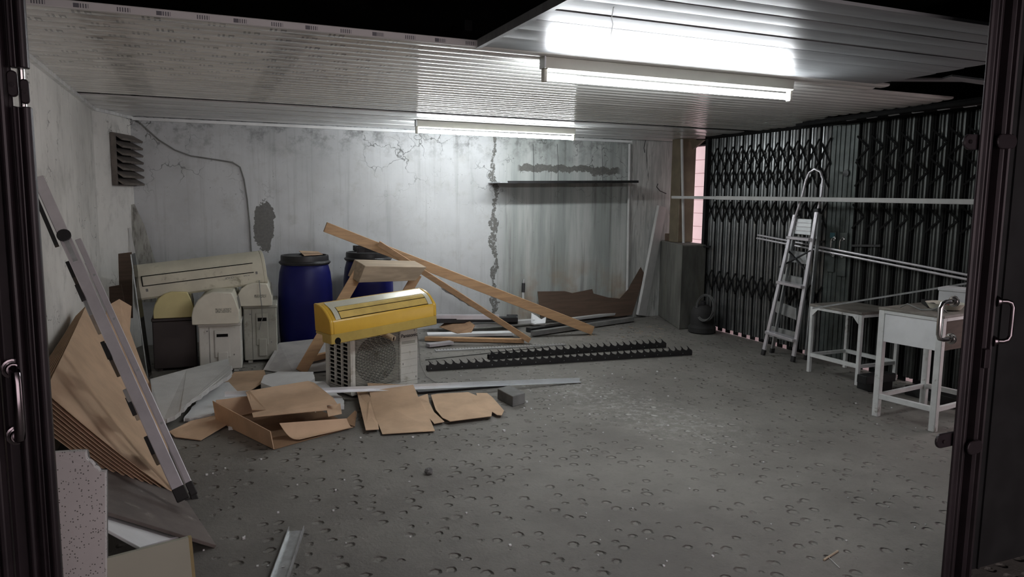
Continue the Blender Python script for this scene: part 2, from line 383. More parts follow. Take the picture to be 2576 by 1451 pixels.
# splayed corner pier that carries the air block
CHA = V((LX, 7.85, 0)); CHB = V((-.62, YB, 0))
S(MB().prism([CHA, CHB, V((LX, YB, 0))], (0, 0, CZ+.02)).build('wall_corner', WALL_L))
o = S(MB().box((-6, -2.4, 3.3), (6.6, 10, 3.5)).build('ceiling_upper', DARK))
S(MB().box((-1.2, 2.15, CZ+.02), (LX, 8.8, 3.3)).build('wall_left_upper', DARK))
S(MB().box((5.985, 2.2, 2.30), (6.15, 8.6, 3.3)).build('wall_right_upper', DARK))
# unseen porch shell added to dim the daylight; rear opening aimed at the left
S(MB().box((-6.2, -2.4, 0), (-6, 2.3, 3.3)).build('wall_blocker_left', DARK))
S(MB().box((5.82, -2.4, 0), (6.02, 2.3, 3.3)).build('wall_blocker_right', DARK))
S(MB().box((-6, 2.1, 0), (-.9, 2.3, 3.3)).build('wall_front_left', DARK))
S(MB().box((3.62, 2.1, 0), (5.82, 2.3, 3.3)).build('wall_front_right', DARK))
S(MB().box((-.9, 2.05, 2.55), (3.62, 2.25, 3.3)).build('wall_front_header', DARK))
S(MB().box((-6, -2.4, 2.9), (5.9, -2.2, 3.3)).box((-6, -2.4, 0), (-.2, -2.2, 3.3)).build('wall_blocker_rear', DARK))

# ceiling: battens above, every PVC panel a piece of its own
ce = S(MB().bar((1.3, 3.7, CZ+.10), (1.3, 8.5, CZ+.10), .04, .05).bar((3.2, 2.3, CZ+.10), (3.2, 8.5, CZ+.10), .04, .05).bar((-.5, 3.8, CZ+.10), (-.5, 8.5, CZ+.10), .04, .05).bar((5.3, 5.6, CZ+.10), (5.3, 8.5, CZ+.10), .04, .05).build('ceiling', DARK))
def rib(x0, x1, y0, w, dz=0, sk=0):
    prof = [(0, .006), (.10, .0015), (.35, -.002), (.62, -.002), (.80, .002), (.82, .014), (1, .014)]
    mb = MB(); n = len(prof)
    lo = [V((x, y0+a*w+sk*(x-x0), CZ+b+dz)) for x in (x0, x1) for a, b in prof]
    hi = [p+V((0, 0, .012)) for p in lo]
    mb.add(lo+hi, [(i, i+1, n+i+1, n+i) for i in range(n-1)] + [(2*n+i, 3*n+i, 3*n+i+1, 2*n+i+1) for i in range(n-1)] + [(0, n, 3*n, 2*n), (n-1, 2*n-1+0, 4*n-1, 3*n-1)] + [(i, 2*n+i, 2*n+i+1, i+1) for i in range(n-1)] + [(n+i, n+i+1, 3*n+i+1, 3*n+i) for i in range(n-1)])
    return mb
y = 3.72; k = 0
while y < 6.65:
    x1 = 5.98
    if y < 5.3: x1 = 5.36 - max(0, (4.3-y))*.35
    if y < 3.95: x1 = 4.30
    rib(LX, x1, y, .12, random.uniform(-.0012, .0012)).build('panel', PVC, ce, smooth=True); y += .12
for a, b in ((6.91, 7.30), (7.30, 7.70), (7.70, 8.11), (8.11, 8.60)):
    rib(LX, 5.98, a, b-a-.010, random.uniform(-.001, .001)).build('panel', PVC_W, ce, smooth=True)
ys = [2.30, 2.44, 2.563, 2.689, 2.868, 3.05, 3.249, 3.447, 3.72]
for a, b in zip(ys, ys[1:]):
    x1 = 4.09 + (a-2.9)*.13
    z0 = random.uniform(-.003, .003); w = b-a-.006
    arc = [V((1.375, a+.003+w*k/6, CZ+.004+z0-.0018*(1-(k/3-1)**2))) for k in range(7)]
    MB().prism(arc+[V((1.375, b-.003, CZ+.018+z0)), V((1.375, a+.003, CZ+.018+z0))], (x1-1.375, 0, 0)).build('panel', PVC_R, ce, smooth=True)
S(MB().bar((LX+.015, 2.3, CZ-.012), (LX+.015, 7.86, CZ-.012), .03, .028).bar(CHA+V((.015, -.0, CZ-.012)), CHB+V((.02, -.02, CZ-.012)), .03, .028).build('trim_1', PVC_W))
S(MB().bar((-.6, YB-.02, CZ-.02), (5.3, YB-.02, CZ-.02), .04, .03).build('trim_2', PVC_W))
S(MB().bar((1.36, 2.28, CZ+.014), (1.36, 3.72, CZ+.014), .025, .04).build('trim_3', PVC_R))
S(MB().box((LX, 3.695, CZ-.004), (1.37, 3.718, CZ+.030)).build('trim_8', PVC_E, bevel=.003))
# loose panel ends over the gate head
for i, (p0, p1, w) in enumerate((((4.62, 3.55, CZ+.06), (5.05, 3.35, CZ+.0), .12), ((4.40, 4.0, CZ+.09), (5.15, 3.72, CZ+.10), .10))):
    S(MB().bar(p0, p1, w, .012).build('trim_%d' % (4+i), PVC_R))

tag(MB().tube([A(1544, 18, z=CZ-.01), A(1538, 45, z=CZ-.012), A(1542, 60, z=CZ-.01), A(1536, 93, z=CZ-.012)], .002, 5).build('loose_string', CABLE), 'thin loose string stuck along the smooth ceiling planks', 'string')
# concrete pier, post, corner
S(MB().prism([V((5.41, 7.52, 0)), V((5.80, 7.545, 0)), V((5.80, 7.70, 0)), V((5.90, 7.72, 0)), V((5.95, 8.55, 0)), V((5.80, 8.55, 0))], (0, 0, 1.045)).build('wall_pier', CONC, bevel=.012))
S(MB().prism([V((5.70, 8.02, 1.045)), V((5.935, 8.02, 1.045)), V((5.95, 8.22, 1.045)), V((5.70, 8.22, 1.045))], (0, 0, 1.33)).build('trim_6', POSTM, bevel=.006))
S(MB().box((5.30, YB-.05, 0), (5.97, YB+.01, CZ)).build('wall_return', PLAST))
S(MB().prism([A(1735, 352, x=5.80), A(1770, 352, x=5.80), A(1742, 376, x=5.80)], (.03, 0, 0)).build('trim_7', POSTM))
# outside seen through the slit and under the gate
S(MB().box((5.83, -2, -.10), (9, 13, -.001)).build('floor_outside', OUTF))
wo = S(MB().box((7.02, 4, -.1), (7.2, 14, 3.2)).build('wall_outside', PINK))
for i in range(16):
    MB().box((7.0, 4, .0+i*.2), (7.03, 14, .192+i*.2)).build('board', PINK, wo, bevel=.004)

# ================================================================== LAMPS
def lamp(name, label, xa, xb, y, ztop, sk=0):
    L = thing(name, label, 'lamp', ((xa+xb)/2, y, ztop), 'fluorescent battens on the ceiling')
    F = frame((xa, y, ztop), (xb-xa, sk, 0)); ln = (V((xb, y+sk, 0))-V((xa, y, 0))).length
    MB(F).prism([(0, -.032, 0), (0, -.024, -.062), (0, .024, -.062), (0, .032, 0)], (ln, 0, 0)).build('housing', LAMPH, L, bevel=.002)
    MB(F).prism([(.012, -.040, -.062), (.012, -.034, -.068), (.012, .034, -.068), (.012, .040, -.062)], (ln-.024, 0, 0)).build('reflector', LAMPH, L)
    for x, n in ((.0, 1), (ln-.022, -1)):
        MB(F).box((x, -.020, -.132), (x+.022, .020, -.060)).build('lamp_holder', LAMPH, L, bevel=.004)
    MB(F).tube([(.022, 0, -.105), (ln-.022, 0, -.105)], .019, 14).build('tube', TUBE, L, smooth=True)
    MB(F).box((-.004, -.034, -.06), (.004, .034, .002)).build('end_cap', ALU_D, L)
    return L
lamp('ceiling_lamp', 'lit fluorescent tube batten on the smooth planks, the nearer and larger lamp', 1.768, 3.525, 3.80, CZ-.004)
lamp('ceiling_lamp', 'lit fluorescent tube batten close to the back wall, the smaller and farther lamp', 2.055, 3.868, 7.45, CZ-.004)

# ================================================================== SIDE FOLDING GATE (right)
g = thing('folding_gate', 'folding steel gate of ribbed slats and crossed links along the right side', 'gate', (GX, 5.3, 0))
GT = 2.34
def gate_x(y): return 5.80 + (y-5.8)*.022
prof = [(-.052, .012), (-.046, -.012), (-.030, -.014), (-.026, -.004), (-.010, -.004), (-.006, -.018), (.010, -.018), (.014, -.004), (.030, -.004), (.034, -.014), (.048, -.012), (.052, .012)]
slat_me = {}
def slat(y, w, ang, mat):
    key = (round(w, 3), round(ang, 2))
    if key not in slat_me:
        c, s_ = math.cos(ang), math.sin(ang); k = w/.104
        pts = [V((d*c + u*k*s_*-1, u*k*c + d*s_, 0)) for u, d in prof]; pts2 = [p + V((.004, 0, 0)) for p in pts][::-1]
        mb = MB(); mb.prism(pts+pts2, (0, 0, GT-.048))
        o = mb.build('slat', mat, None, loc=(0, 0, 0)); slat_me[key] = o.data; bpy.data.objects.remove(o)
    o = bpy.data.objects.new('slat', slat_me[key]); COL.objects.link(o); o.parent = g
    o.location = V((gate_x(y), y, .048)) - ROOT[g.name]; return o
def sect(y0, y1, n, w, ang, rows, lat):
    st = (y1-y0)/n
    for i in range(n):
        slat(y0+(i+.5)*st, w, ang, SLAT_SHADE if lat else SLAT)
    for i in range(n+1):
        y = y0 + i*st; x = gate_x(y)
        MB().box((x+.014, y-st*.5+w*.36, .002), (x+.020, y+st*.5-w*.36, GT)).build('gap_filler', LATT, g)  # dark filler strip added behind each slat gap to block light
        MB().bar((x-.004, y, .05), (x-.004, y, GT), .014, .012, (1, 0, 0)).build('rod', LATT, g)
    for i in range(n):
        ya, yb = y0+i*st, y0+(i+1)*st; x = gate_x(ya)-.024
        for z, h in rows:
            for k, (za, zb) in enumerate(((z, z+h), (z+h, z))):
                if lat == 1: q = ((yb, z+h*(.97 if k else .02)), (ya+.03, z+h*(.52 if k else .48)))
                else: q = ((ya, za), (yb, zb))
                MB().bar((x-.008*k, *q[0]), (x-.008*k, *q[1]), .018, .005, (1, 0, 0)).build('lattice_bar', LATT, g)
sect(5.63, 7.58, 13, .098, R(15), ((1.98, .24), (1.74, .24), (1.34, .24), (.50, .24)), 0)
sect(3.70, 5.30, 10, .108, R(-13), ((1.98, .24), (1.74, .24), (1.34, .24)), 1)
for ya, yb in ((5.30, 5.46), (5.47, 5.63)):
    x = gate_x(5.46)
    MB().box((x-.012, ya, .035), (x+.02, yb, GT)).box((x-.02, ya+.05, .04), (x-.012, ya+.065, GT-.01)).box((x-.02, yb-.06, .04), (x-.012, yb-.045, GT-.01)).build('meeting_stile', STILE, g, bevel=.002)
xs = gate_x(5.46)-.021
MB().box((xs-.012, 5.345, .87), (xs, 5.445, 1.30)).build('lock_box', STILE, g, bevel=.004)
MB().box((xs-.010, 5.49, .90), (xs, 5.57, 1.30)).build('lock_box', STILE, g, bevel=.004)
MB().box((xs-.0125, 5.50, 1.24), (xs-.0095, 5.56, 1.29)).build('lock_sticker', M('teal_sticker', (.06, .16, .19), .5), g)
for y in (5.39, 5.50):
    MB().tube([(xs-.01, y, 1.235), (xs-.045, y, 1.23), (xs-.052, y, 1.21), (xs-.052, y, 1.10), (xs-.045, y, 1.08), (xs-.01, y, 1.075)], .009, 8).build('handle', CHROME, g, smooth=True)
    for z in (1.235, 1.075): MB().tube([(xs-.004, y, z), (xs-.018, y, z)], .02, 12).build('handle_rose', CHROME, g, smooth=True)
MB().tube([(xs, 5.42, 1.87), (xs-.006, 5.42, 1.87)], .035, 14).build('peep_cover', BLACKM, g, smooth=True)
MB().box((GX-.035, 3.6, GT), (GX+.06, 7.62, GT+.05)).build('top_rail', LATT, g)
for (ya, yb, z) in ((7.42, 7.78, 1.03), (5.62, 5.76, 1.20), (4.95, 5.28, 1.20)):
    MB().bar((GX-.045, ya, z), (GX-.045, yb, z-.02), .02, .02).build('bolt_bar', BLACKM, g)
MB().bar((GX+.03, 7.63, .0), (GX+.03, 7.63, GT), .05, .06).build('end_stile', BLACKM, g)
# overhead track with hanger clips
tr = thing('gate_track', 'dark overhead steel track with pale hanger clips above the side gate', 'rail', (5.44, 4.5, 2.30))
MB().bar((5.52, 5.72, 2.345), (5.30, 3.45, 2.345), .09, .05).bar((5.40, 5.72, 2.33), (5.18, 3.45, 2.33), .02, .03).build('channel', LATT, tr, bevel=.004)
for px, py in ((2142, 291), (2194, 283), (2250, 275), (2310, 267), (2375, 257), (2442, 246)):
    p = A(px, py, x=5.36); p.z = 2.325
    MB().bar(p+V((.004, -.05, 0)), p+V((0, .05, -.004)), .028, .016).build('hanger_clip', GALV, tr, bevel=.005)

# ================================================================== FRONT FOLDING GATE (nearest, two stacks)
def front_prof(xs, ys, z0, z1, name, parent, yb=2.018, xo=0):
    pts = [V((x, y, z0)) for x, y in zip(xs, ys)]; back = [V((x, yb, z0)) for x in (xs[-1]+xo, xs[0]+xo)]
    return MB().prism(pts+back, (0, 0, z1-z0)).build(name, DOOR, parent, bevel=.002)
fl = thing('folding_door', 'dark maroon folding door stack with chrome handle at the left edge', 'door', (-.5, 2.0, 0))
def rng(a, b, n): return [a+(b-a)*i/n for i in range(n+1)]
lx = [-.343, -.350, -.358, -.369, -.373, -.378, -.380, -.386, -.392, -.400, -.407, -.412, -.432, -.437]
ly = [2.00, 1.992, 1.992, 2.005, 1.990, 1.990, 2.012, 2.012, 1.996, 1.992, 1.998, 2.014, 2.014, 1.996]
front_prof(lx[:7], ly[:7], 0, 1.790, 'leaf', fl); front_prof(lx[:7], ly[:7], 1.875, 2.56, 'leaf', fl)
front_prof(lx[6:], ly[6:], 0, 2.56, 'leaf', fl)
for i in range(6):
    x = -.44-.075*i; front_prof([x, x-.01, x-.02, x-.028, x-.05, x-.056, x-.066, x-.074], [1.996, 1.985, 1.985, 2.01, 2.01, 1.99, 1.985, 1.996], 0, 2.56, 'leaf', fl)
MB().tube([(-.362, 2.02, 1.78), (-.362, 2.02, 1.885)], .008, 10).build('hinge_pin', CHROME, fl, smooth=True)
def tab(cx, y, cz, w, h, par, name='hinge_plate', ax='x'):
    pts = []
    r = min(w, h)/2
    for k in range(16):
        a = 2*math.pi*k/16; sx = (w/2-r)*(1 if math.cos(a) > 0 else -1); sz = (h/2-r)*(1 if math.sin(a) > 0 else -1)
        pts.append(V((cx+sx+r*math.cos(a), y, cz+sz+r*math.sin(a))))
    o = MB().prism(pts, (0, -.012, 0)).build(name, DOOR, par, bevel=.003)
    MB().tube([(cx, y-.012, cz), (cx, y-.018, cz)], .006, 10).build('rivet', DOORH, o, smooth=True) if False else None
    return o
tab(-.374, 1.995, 1.838, .022, .058, fl); tab(-.351, 1.992, 1.822, .018, .055, fl)
for x, y, z in ((-.374, 1.984, 1.835), (-.351, 1.981, 1.822)):
    MB().tube([(x, y, z), (x, y-.004, z)], .0055, 10).build('rivet', DOORH, fl, smooth=True)
def dhandle(x, y, z0, z1, dx, dy, par, mat, r=.0085):
    d = V((dx, dy, 0)); p0 = V((x, y, z0)); p1 = V((x, y, z1)); c = (z1-z0)
    MB().tube([p1, p1+d*.6, p1+d*.88-V((0, 0, .006)), p1+d-V((0, 0, .024)), p0+d+V((0, 0, .024)), p0+d*.88+V((0, 0, .006)), p0+d*.6, p0], r, 10).build('handle', mat, par, smooth=True)
    for p in (p0, p1):
        q = d.normalized()
        MB().tube([p, p+q*.006, p+q*.007, p+q*.012, p+q*.013, p+q*.02], [.023, .023, .019, .019, .016, .014], 16).build('handle_rose', mat, par, smooth=True)
dhandle(-.418, 2.012, 1.03, 1.19, .018, -.055, fl, DOORH, .0115)
fr = thing('folding_door', 'dark maroon folding door stack with two steel handles at the right edge', 'door', (3.0, 2.0, 0))
rx = [2.808, 2.814, 2.824, 2.830, 2.862, 2.868, 2.882, 2.886, 2.907]; ry = [2.0, 1.992, 1.990, 2.004, 2.004, 1.994, 1.994, 2.04, 2.04]
front_prof(rx, ry, 0, 2.56, 'leaf', fr, 2.06, .09)
rx = [2.909, 2.916, 2.922, 2.952, 2.958, 2.966, 2.974, 2.980, 2.994, 3.0]; ry = [2.02, 1.985, 1.996, 1.996, 1.980, 1.978, 1.996, 2.03, 2.03, 2.01]
front_prof(rx, ry, 0, 2.56, 'leaf', fr, 2.05)
MB().box((3.0, 2.05, 0), (3.30, 2.07, 2.56)).box((3.10, 2.042, 0), (3.112, 2.05, 2.56)).build('leaf', BLACKM, fr)  # this leaf and the next: shade of the dim end put in as black
MB().box((3.30, 2.05, 0), (3.66, 2.09, 2.56)).build('leaf', BLACKM, fr)
tab(2.805, 2.02, 1.836, .13, .062, fr); tab(2.945, 1.99, 1.842, .115, .060, fr)
tab(2.79, 2.02, .635, .13, .062, fr); tab(2.912, 1.985, .600, .09, .060, fr)
for x, z in ((2.768, 1.836), (2.765, .632)): MB().tube([(x, 2.008, z), (x, 2.002, z)], .008, 10).build('rivet', DOORH, fr, smooth=True)
dhandle(2.83, 2.06, 1.045, 1.20, -.085, -.005, fr, CHROME, .0095)
dhandle(2.972, 1.985, 1.040, 1.205, .062, -.03, fr, DOORH, .0095)
MB().box((2.925, 1.975, .93), (2.955, 2.0, 1.01)).build('latch_box', DOOR, fr, bevel=.003)
S(MB().box((-.95, 1.96, 2.56), (3.65, 2.06, 2.62)).build('door_1', DOOR))

# ================================================================== WALL THINGS
# louvred air block on the splayed corner
n = (CHB-CHA).normalized(); cn = V((n.y, -n.x, 0))
vt = thing('air_vent', 'grimy brown louvred air block high in the left corner', 'vent', PL(305, 465, CHA, cn))
tl, tr_, bl, br_ = PL(276, 333, CHA, cn), PL(330, 345, CHA, cn), PL(281, 466, CHA, cn), PL(334, 467, CHA, cn)
wv = (tr_-tl); wv.z = 0; wl = .36
c0 = PL(279, 400, CHA, cn); c0.z = 0; wdir = n
zt, zb = tl.z, bl.z; wl = (PL(333, 400, CHA, cn)-PL(278, 400, CHA, cn)).length
F = frame(c0, wdir)   # x along the splay, y into the wall
MB(F).box((-.01, -.005, zb), (.018, .0-.05, zt)).build('side_frame', VENTM, vt)
MB(F).box((0, -.03, zb), (wl, -.002, zb+.015)).box((0, -.03, zt-.015), (wl, -.002, zt)).build('cross_frame', VENTM, vt)
MB(F).box((0, -.006, zb), (wl*.9, -.001, zt)).build('back_plate', DARK, vt)
for i in range(7):
    z = zb + (i+.1)*(zt-zb)/7; h = (zt-zb)/7
    MB(F).prism([(.01, -.004, z+h*.95), (.01, -.010, z+h), (.01, -.110, z+h*.22), (.01, -.104, z-h*.04)], (wl-.01, 0, 0)).build('louvre', VENTM, vt)
# cable
pts = [(340, 298), (370, 325), (400, 352), (440, 377), (480, 392), (540, 401), (585, 408), (604, 420), (614, 450), (622, 500), (628, 560), (633, 640), (634, 680)]
tag(MB().tube([A(x, y, y=YB-.012) for x, y in pts], .008, 6).build('sagging_cable', CABLE, smooth=True), 'grey cable sagging across the back wall from the left ceiling corner', 'cable')
# conduit in the right corner
tag(MB().tube([A(1584, 362, y=YB-.07), A(1577, 780, y=YB-.07)], .018, 10).build('conduit', PIPEW, smooth=True), 'white vertical conduit in the right corner of the back wall', 'pipe')
tag(MB().tube([(5.69, 8.00, 2.36), (5.665, 7.84, 1.05)], .018, 10).build('thin_pipe', PIPEW, smooth=True), 'thin pale pipe standing on the concrete pier against the brown post', 'pipe')
# shelf
sh = thing('metal_shelf', 'narrow dark metal shelf on the right part of the back wall', 'shelf', (4.4, 8.5, 1.76))
p, q = A(1258, 461, y=8.20), A(1607, 459, y=8.20)
MB().bar(V((p.x, 8.40, 1.775)), V((q.x, 8.40, 1.815)), .39, .012).build('shelf_board', GALV, sh)
MB().bar(V((p.x+.1, 8.207, 1.780)), V((q.x, 8.207, 1.820)), .008, .03).build('lip', BLACKM, sh)
for x in (3.75, 4.4, 5.05): MB().bar((x, 8.22, 1.776+(x-3.4)*.02), (x, 8.6, 1.776+(x-3.4)*.02), .02, .012).build('bracket', BLACKM, sh)
# three thin hanging wires over the shelf
for i, (px, lab) in enumerate(((1341, 'thin dark wire hanging above the shelf, leftmost of three'), (1402, 'thin dark wire hanging above the shelf, middle of three'), (1514, 'thin dark wire hanging above the shelf, rightmost of three'))):
    a, b = A(px, 362, y=8.56), A(px+2, 455, y=8.56)
    tag(MB().tube([a, a.lerp(b, .5)+V((.004, 0, 0)), b], .003, 5).build('hanging_wire', BLACKP), lab, 'wire', 'wires above the shelf')
pts = [(1655, 462), (1652, 470), (1660, 480), (1676, 487)]
tag(MB().tube([A(x, y, y=8.52) for x, y in pts], .006, 6).build('wire_stub', BLACKP), 'short bent black wire stub on the wall right of the shelf', 'wire')
tag(MB().tube([A(1624, 352, y=8.52), A(1620, 372, y=8.52), A(1622, 384, y=8.52)], .005, 6).build('wire_stub', BLACKP), 'short black wire tail under the ceiling beside the conduit', 'wire')
# long pale bar across the gate at eye level
lb = thing('long_bar', 'long pale horizontal bar stretched in front of the side gate at eye height', 'bar', (5.45, 5.5, 1.6))
a, b = A(1691, 496, x=5.45), A(2456, 508.5, x=5.45)
MB().bar(a+V((0, .0, 0)), A(1805, 497.5, x=5.45), .03, .034).build('short_length', PIPEW, lb, bevel=.004)
MB().bar(A(1803, 497.5, x=5.45), V((5.45, 2.3, b.z-.005)), .034, .042).build('long_length', PIPEW, lb, bevel=.004)
MB().tube([V(a), V((5.72, 8.0, a.z))], .006, 6).build('fixing_wire', CABLE, lb)

# ================================================================== LEFT: ladder, cardboard bundle, boards
base = A(458, 1251, z=.12); top = A(95, 446, x=-.80)
d = (top-base).normalized(); vw = ray(275, 860).normalized(); wv = (vw - d*vw.dot(d)).normalized()
ld = thing('step_ladder', 'folded aluminium stepladder leaning on the left wall, its side towards us', 'ladder', (base.x, base.y, 0))
side = d.cross(wv).normalized()
if side.x < 0: side = -side
wid = .30
def rail(o0, w, dep, name, l0=0, l1=None, mat=ALU):
    a = base + o0 + d*l0; b = base + o0 + d*(l1 if l1 else (top-base).length)
    return MB().bar(a, b, dep, w, side).build(name, mat, ld, bevel=.003)
Ld = (top-base).length
rail(V((0, 0, 0)), .056, .022, 'front_rail', .05); rail(wv*wid, .050, .022, 'front_rail', .02)
MB().bar(base+side*.053+d*.05, base+side*.053+d*(Ld*.78), .02, .030, side).build('rear_rail', ALU, ld, bevel=.003)
MB().bar(base+side*.053+wv*wid+d*.02, base+side*.053+wv*wid+d*(Ld*.78), .02, .030, side).build('rear_rail', ALU, ld, bevel=.003)
for off, w in ((V((0, 0, 0)), .058), (side*.053, .034), (wv*wid, .056), (wv*wid+side*.053, .034)):
    MB().bar(base+off-d*.015, base+off+d*.055, .027, w, side).build('rubber_foot', RUBBER, ld, bevel=.004)
for i, t in enumerate((.16, .30, .44, .58, .70)):
    c = base + d*(Ld*t) - side*.035
    MB().bar(c-wv*.005, c+wv*wid, .10, .022, side).build('step', ALU_D if i % 2 else BLACKM, ld, bevel=.003)
for t in (.25, .42, .60): # hinge hardware along the back edge
    c = base + d*(Ld*t) - side*.040; MB().bar(c-wv*.012, c+wv*.012+d*.10, .02, .02, side).build('step_bracket', BLACKM, ld)
c = base + d*(Ld*.80); MB().tube([c-wv*.022, c-wv*.008], .034, 16).build('pivot_cap', BLACKP, ld, smooth=True)
c = base + d*(Ld*.715); MB().bar(c-wv*.013, c-wv*.013+d*.13, .004, .022, side).build('hinge_plate', GALV, ld)
MB().bar(base+side*-.05+d*(Ld*.78), base+side*-.045+d*(Ld*1.0), .03, .02, side).build('tool_tray', BLACKM, ld)
for t in (.2, .36, .52, .66): MB().tube([base+d*Ld*t+side*.053-wv*.009, base+d*Ld*t+side*.053-wv*.013], .007, 8).build('rivet', GALV, ld)

# bundle of big folded cardboard sheets
cb = thing('cardboard_bundle', 'thick bundle of large folded cardboard sheets bowed under the ladder', 'cardboard', (-.5, 4.8, 0))
Tp = A(216, 768, x=-.78); Bp = A(448, 1250, z=.012); Rp = A(404, 1040, z=.03); Lp = A(50, 985, y=3.75)
for i in range(9):
    def fn(u, v, i=i):
        T = Tp + V((-.006*i, -.004*i, -.002*i)); L_ = A(112-8.5*i, 985+1.5*i, y=3.9); B_ = Bp + V((-.008*i, -.006*i, 0)); R_ = Rp
        a = T.lerp(L_, v); b = R_.lerp(B_, v); p = a.lerp(b, u)
        bow = math.sin(math.pi*u)*.02*v + math.sin(math.pi*v)*.02
        p = p + V((-.15, -.55, -.80))*bow*.75 - V((.25, -.15, .85))*(.0075*i) 
        p.z = max(p.z, .007+.003*(9-i)); p.x = max(p.x, LX+.008+.003*(9-i)); return p
    MB().grid(fn, 14, 10, .003).build('sheet', CARD, cb, smooth=True)
a = [A(268, 770, y=6.5), A(300, 752, y=6.6), A(331, 770, y=6.7), A(326, 843, y=6.6), A(345, 898, y=6.45), A(372, 953, y=6.25), A(405, 1015, y=6.0), A(330, 1000, y=6.0), A(265, 900, y=6.2)]
tag(MB().plate(a, .006).build('cardboard_sheet', CARD), 'rounded brown cardboard sheet standing behind the ladder beside the smoked glass', 'cardboard')

# foreground boards at the lower left
sl = [A(100, 1142, y=2.95), A(190, 1136, y=2.95), A(214, 1136, y=2.95), A(219, 1158, y=2.95), A(236, 1170, y=2.95), A(250, 1186, y=2.95), A(264, 1186, y=2.95), V((-.375, 2.9, .0)), V((-.80, 2.9, .0))]
sl = [V((p.x, 2.95 - (0.65-p.z)*.06, p.z)) for p in sl]
sb = thing('terrazzo_slab', 'broken speckled terrazzo slab standing upright in the lower left corner', 'slab', (-.55, 2.93, 0))
MB().prism(rough_poly(sl, (2, 3, 4), .005, 4), (.004, .022, 0)).build('slab_body', TERR, sb)
MB().prism([p+V((.0015, .026, -.004)) for p in sl], (.004, .012, 0)).build('backing', CONC_D, sb)
P0, P1, P2 = A(545, 1371, z=.012), A(472, 1262, z=.02), A(268, 1286, y=3.35); nn = (P1-P0).cross(P2-P0).normalized()
tag(MB().plate([P0, P1, PL(420, 1228, P0, nn), PL(262, 1175, P0, nn), PL(180, 1170, P0, nn), PL(180, 1258, P0, nn), P2], .016).build('dark_board', DBOARD, bevel=.002), 'dusty dark brown board sloping to the floor at the ladder foot', 'board')
off = V((0, 0, -.035))
tag(MB().plate([PL(x, y, P0+off, nn) for x, y in ((180, 1266), (268, 1290), (330, 1308), (452, 1348), (400, 1362), (352, 1376), (268, 1330), (180, 1290))], .012).build('white_board', WBOARD, bevel=.002), 'narrow white board under the dusty dark board', 'board')
pn = thing('laminate_panel', 'cream green laminated panel with yellow edge, lowest at the bottom left', 'panel', (-.3, 3.0, 0))
a, b = A(474, 1352, y=3.02), A(180, 1428, y=2.93)
q = [V((b.x, 2.93, 0)), V((a.x+.012, 3.02, 0)), V((a.x, 3.02, a.z)), V((b.x, 2.93, b.z))]
MB().prism(q, (-.004, .016, 0)).build('face', CREAMB, pn)
MB().prism([q[1], q[1]+V((.012, -.002, 0)), q[2]+V((.012, -.002, .0)), q[2]], (-.003, .02, 0)).build('edge_band', YEDGE, pn)
# channel in the foreground
ch = A(746, 1336, z=.0); ch2 = A(690, 1500, z=.0)
F = frame(ch2, ch-ch2)
ln = (ch-ch2).length
tag(MB(F).box((0, -.034, 0), (ln, .034, .003)).box((0, -.036, 0), (ln, -.033, .026)).box((0, .033, 0), (ln, .036, .026)).build('metal_channel', GALV), 'short galvanised channel lying on the floor at the bottom of the picture', 'channel')

# ================================================================== LEFT-BACK: air conditioners
def indoor_prof(D, Hh):
    return [(0, 0), (D*.92, 0), (D, Hh*.06), (D, Hh*.42), (D*.95, Hh*.62), (D*.80, Hh*.82), (D*.58, Hh*.94), (D*.25, Hh), (0, Hh)]
def indoor(name, label, F, ln, D, Hh, mat, capmat=None, grille=None, group='discarded wall air conditioners', band=None, trim=None):
    # frame: x along the length, -y towards the front, z up
    loc = F @ V((ln/2, 0, 0)); t = thing(name, label, 'air conditioner', loc, group)
    pr = indoor_prof(D, Hh)
    MB(F).prism([(.03, -d_, z) for d_, z in pr], (ln-.06, 0, 0)).build('casing', mat, t, smooth=True)
    for x in (0, ln-.03):
        MB(F).prism([(x, -d_*(1.012), z*(1.006)) for d_, z in pr], (.03, 0, 0)).build('end_cap', capmat or mat, t, smooth=True, bevel=.004)
    return t
# the long cream unit
a, b = V((-.545, 7.45, .655)), V((.56, 7.52, .765))
F = frame(a, b-a)
t = indoor('split_air_conditioner', 'long cream wall air conditioner lying across the stack, topmost', F, (b-a).length, .20, .30, WHITEP)
ln = (b-a).length
MB(F).box((.06, -.204, .125), (ln-.12, -.199, .205)).build('front_panel', WHITEP, t, bevel=.002)
for z0, z1 in ((.118, .125), (.205, .212)): MB(F).box((.055, -.2035, z0), (ln-.115, -.196, z1)).build('panel_gap', DARK, t)
MB(F).box((.052, -.2035, .118), (.058, -.196, .212)).build('panel_gap', DARK, t)
MB(F).box((.74, -.2022, .088), (.82, -.1985, .108)).box((.90, -.2022, .094), (.96, -.1985, .104)).build('print', SMUDGE, t)
for x in (.075, ln-.1): MB(F).box((x, -.2025, .07 if x < .5 else .10), (x+.018, -.199, .095 if x < .5 else .125)).build('clip', CABLE, t)
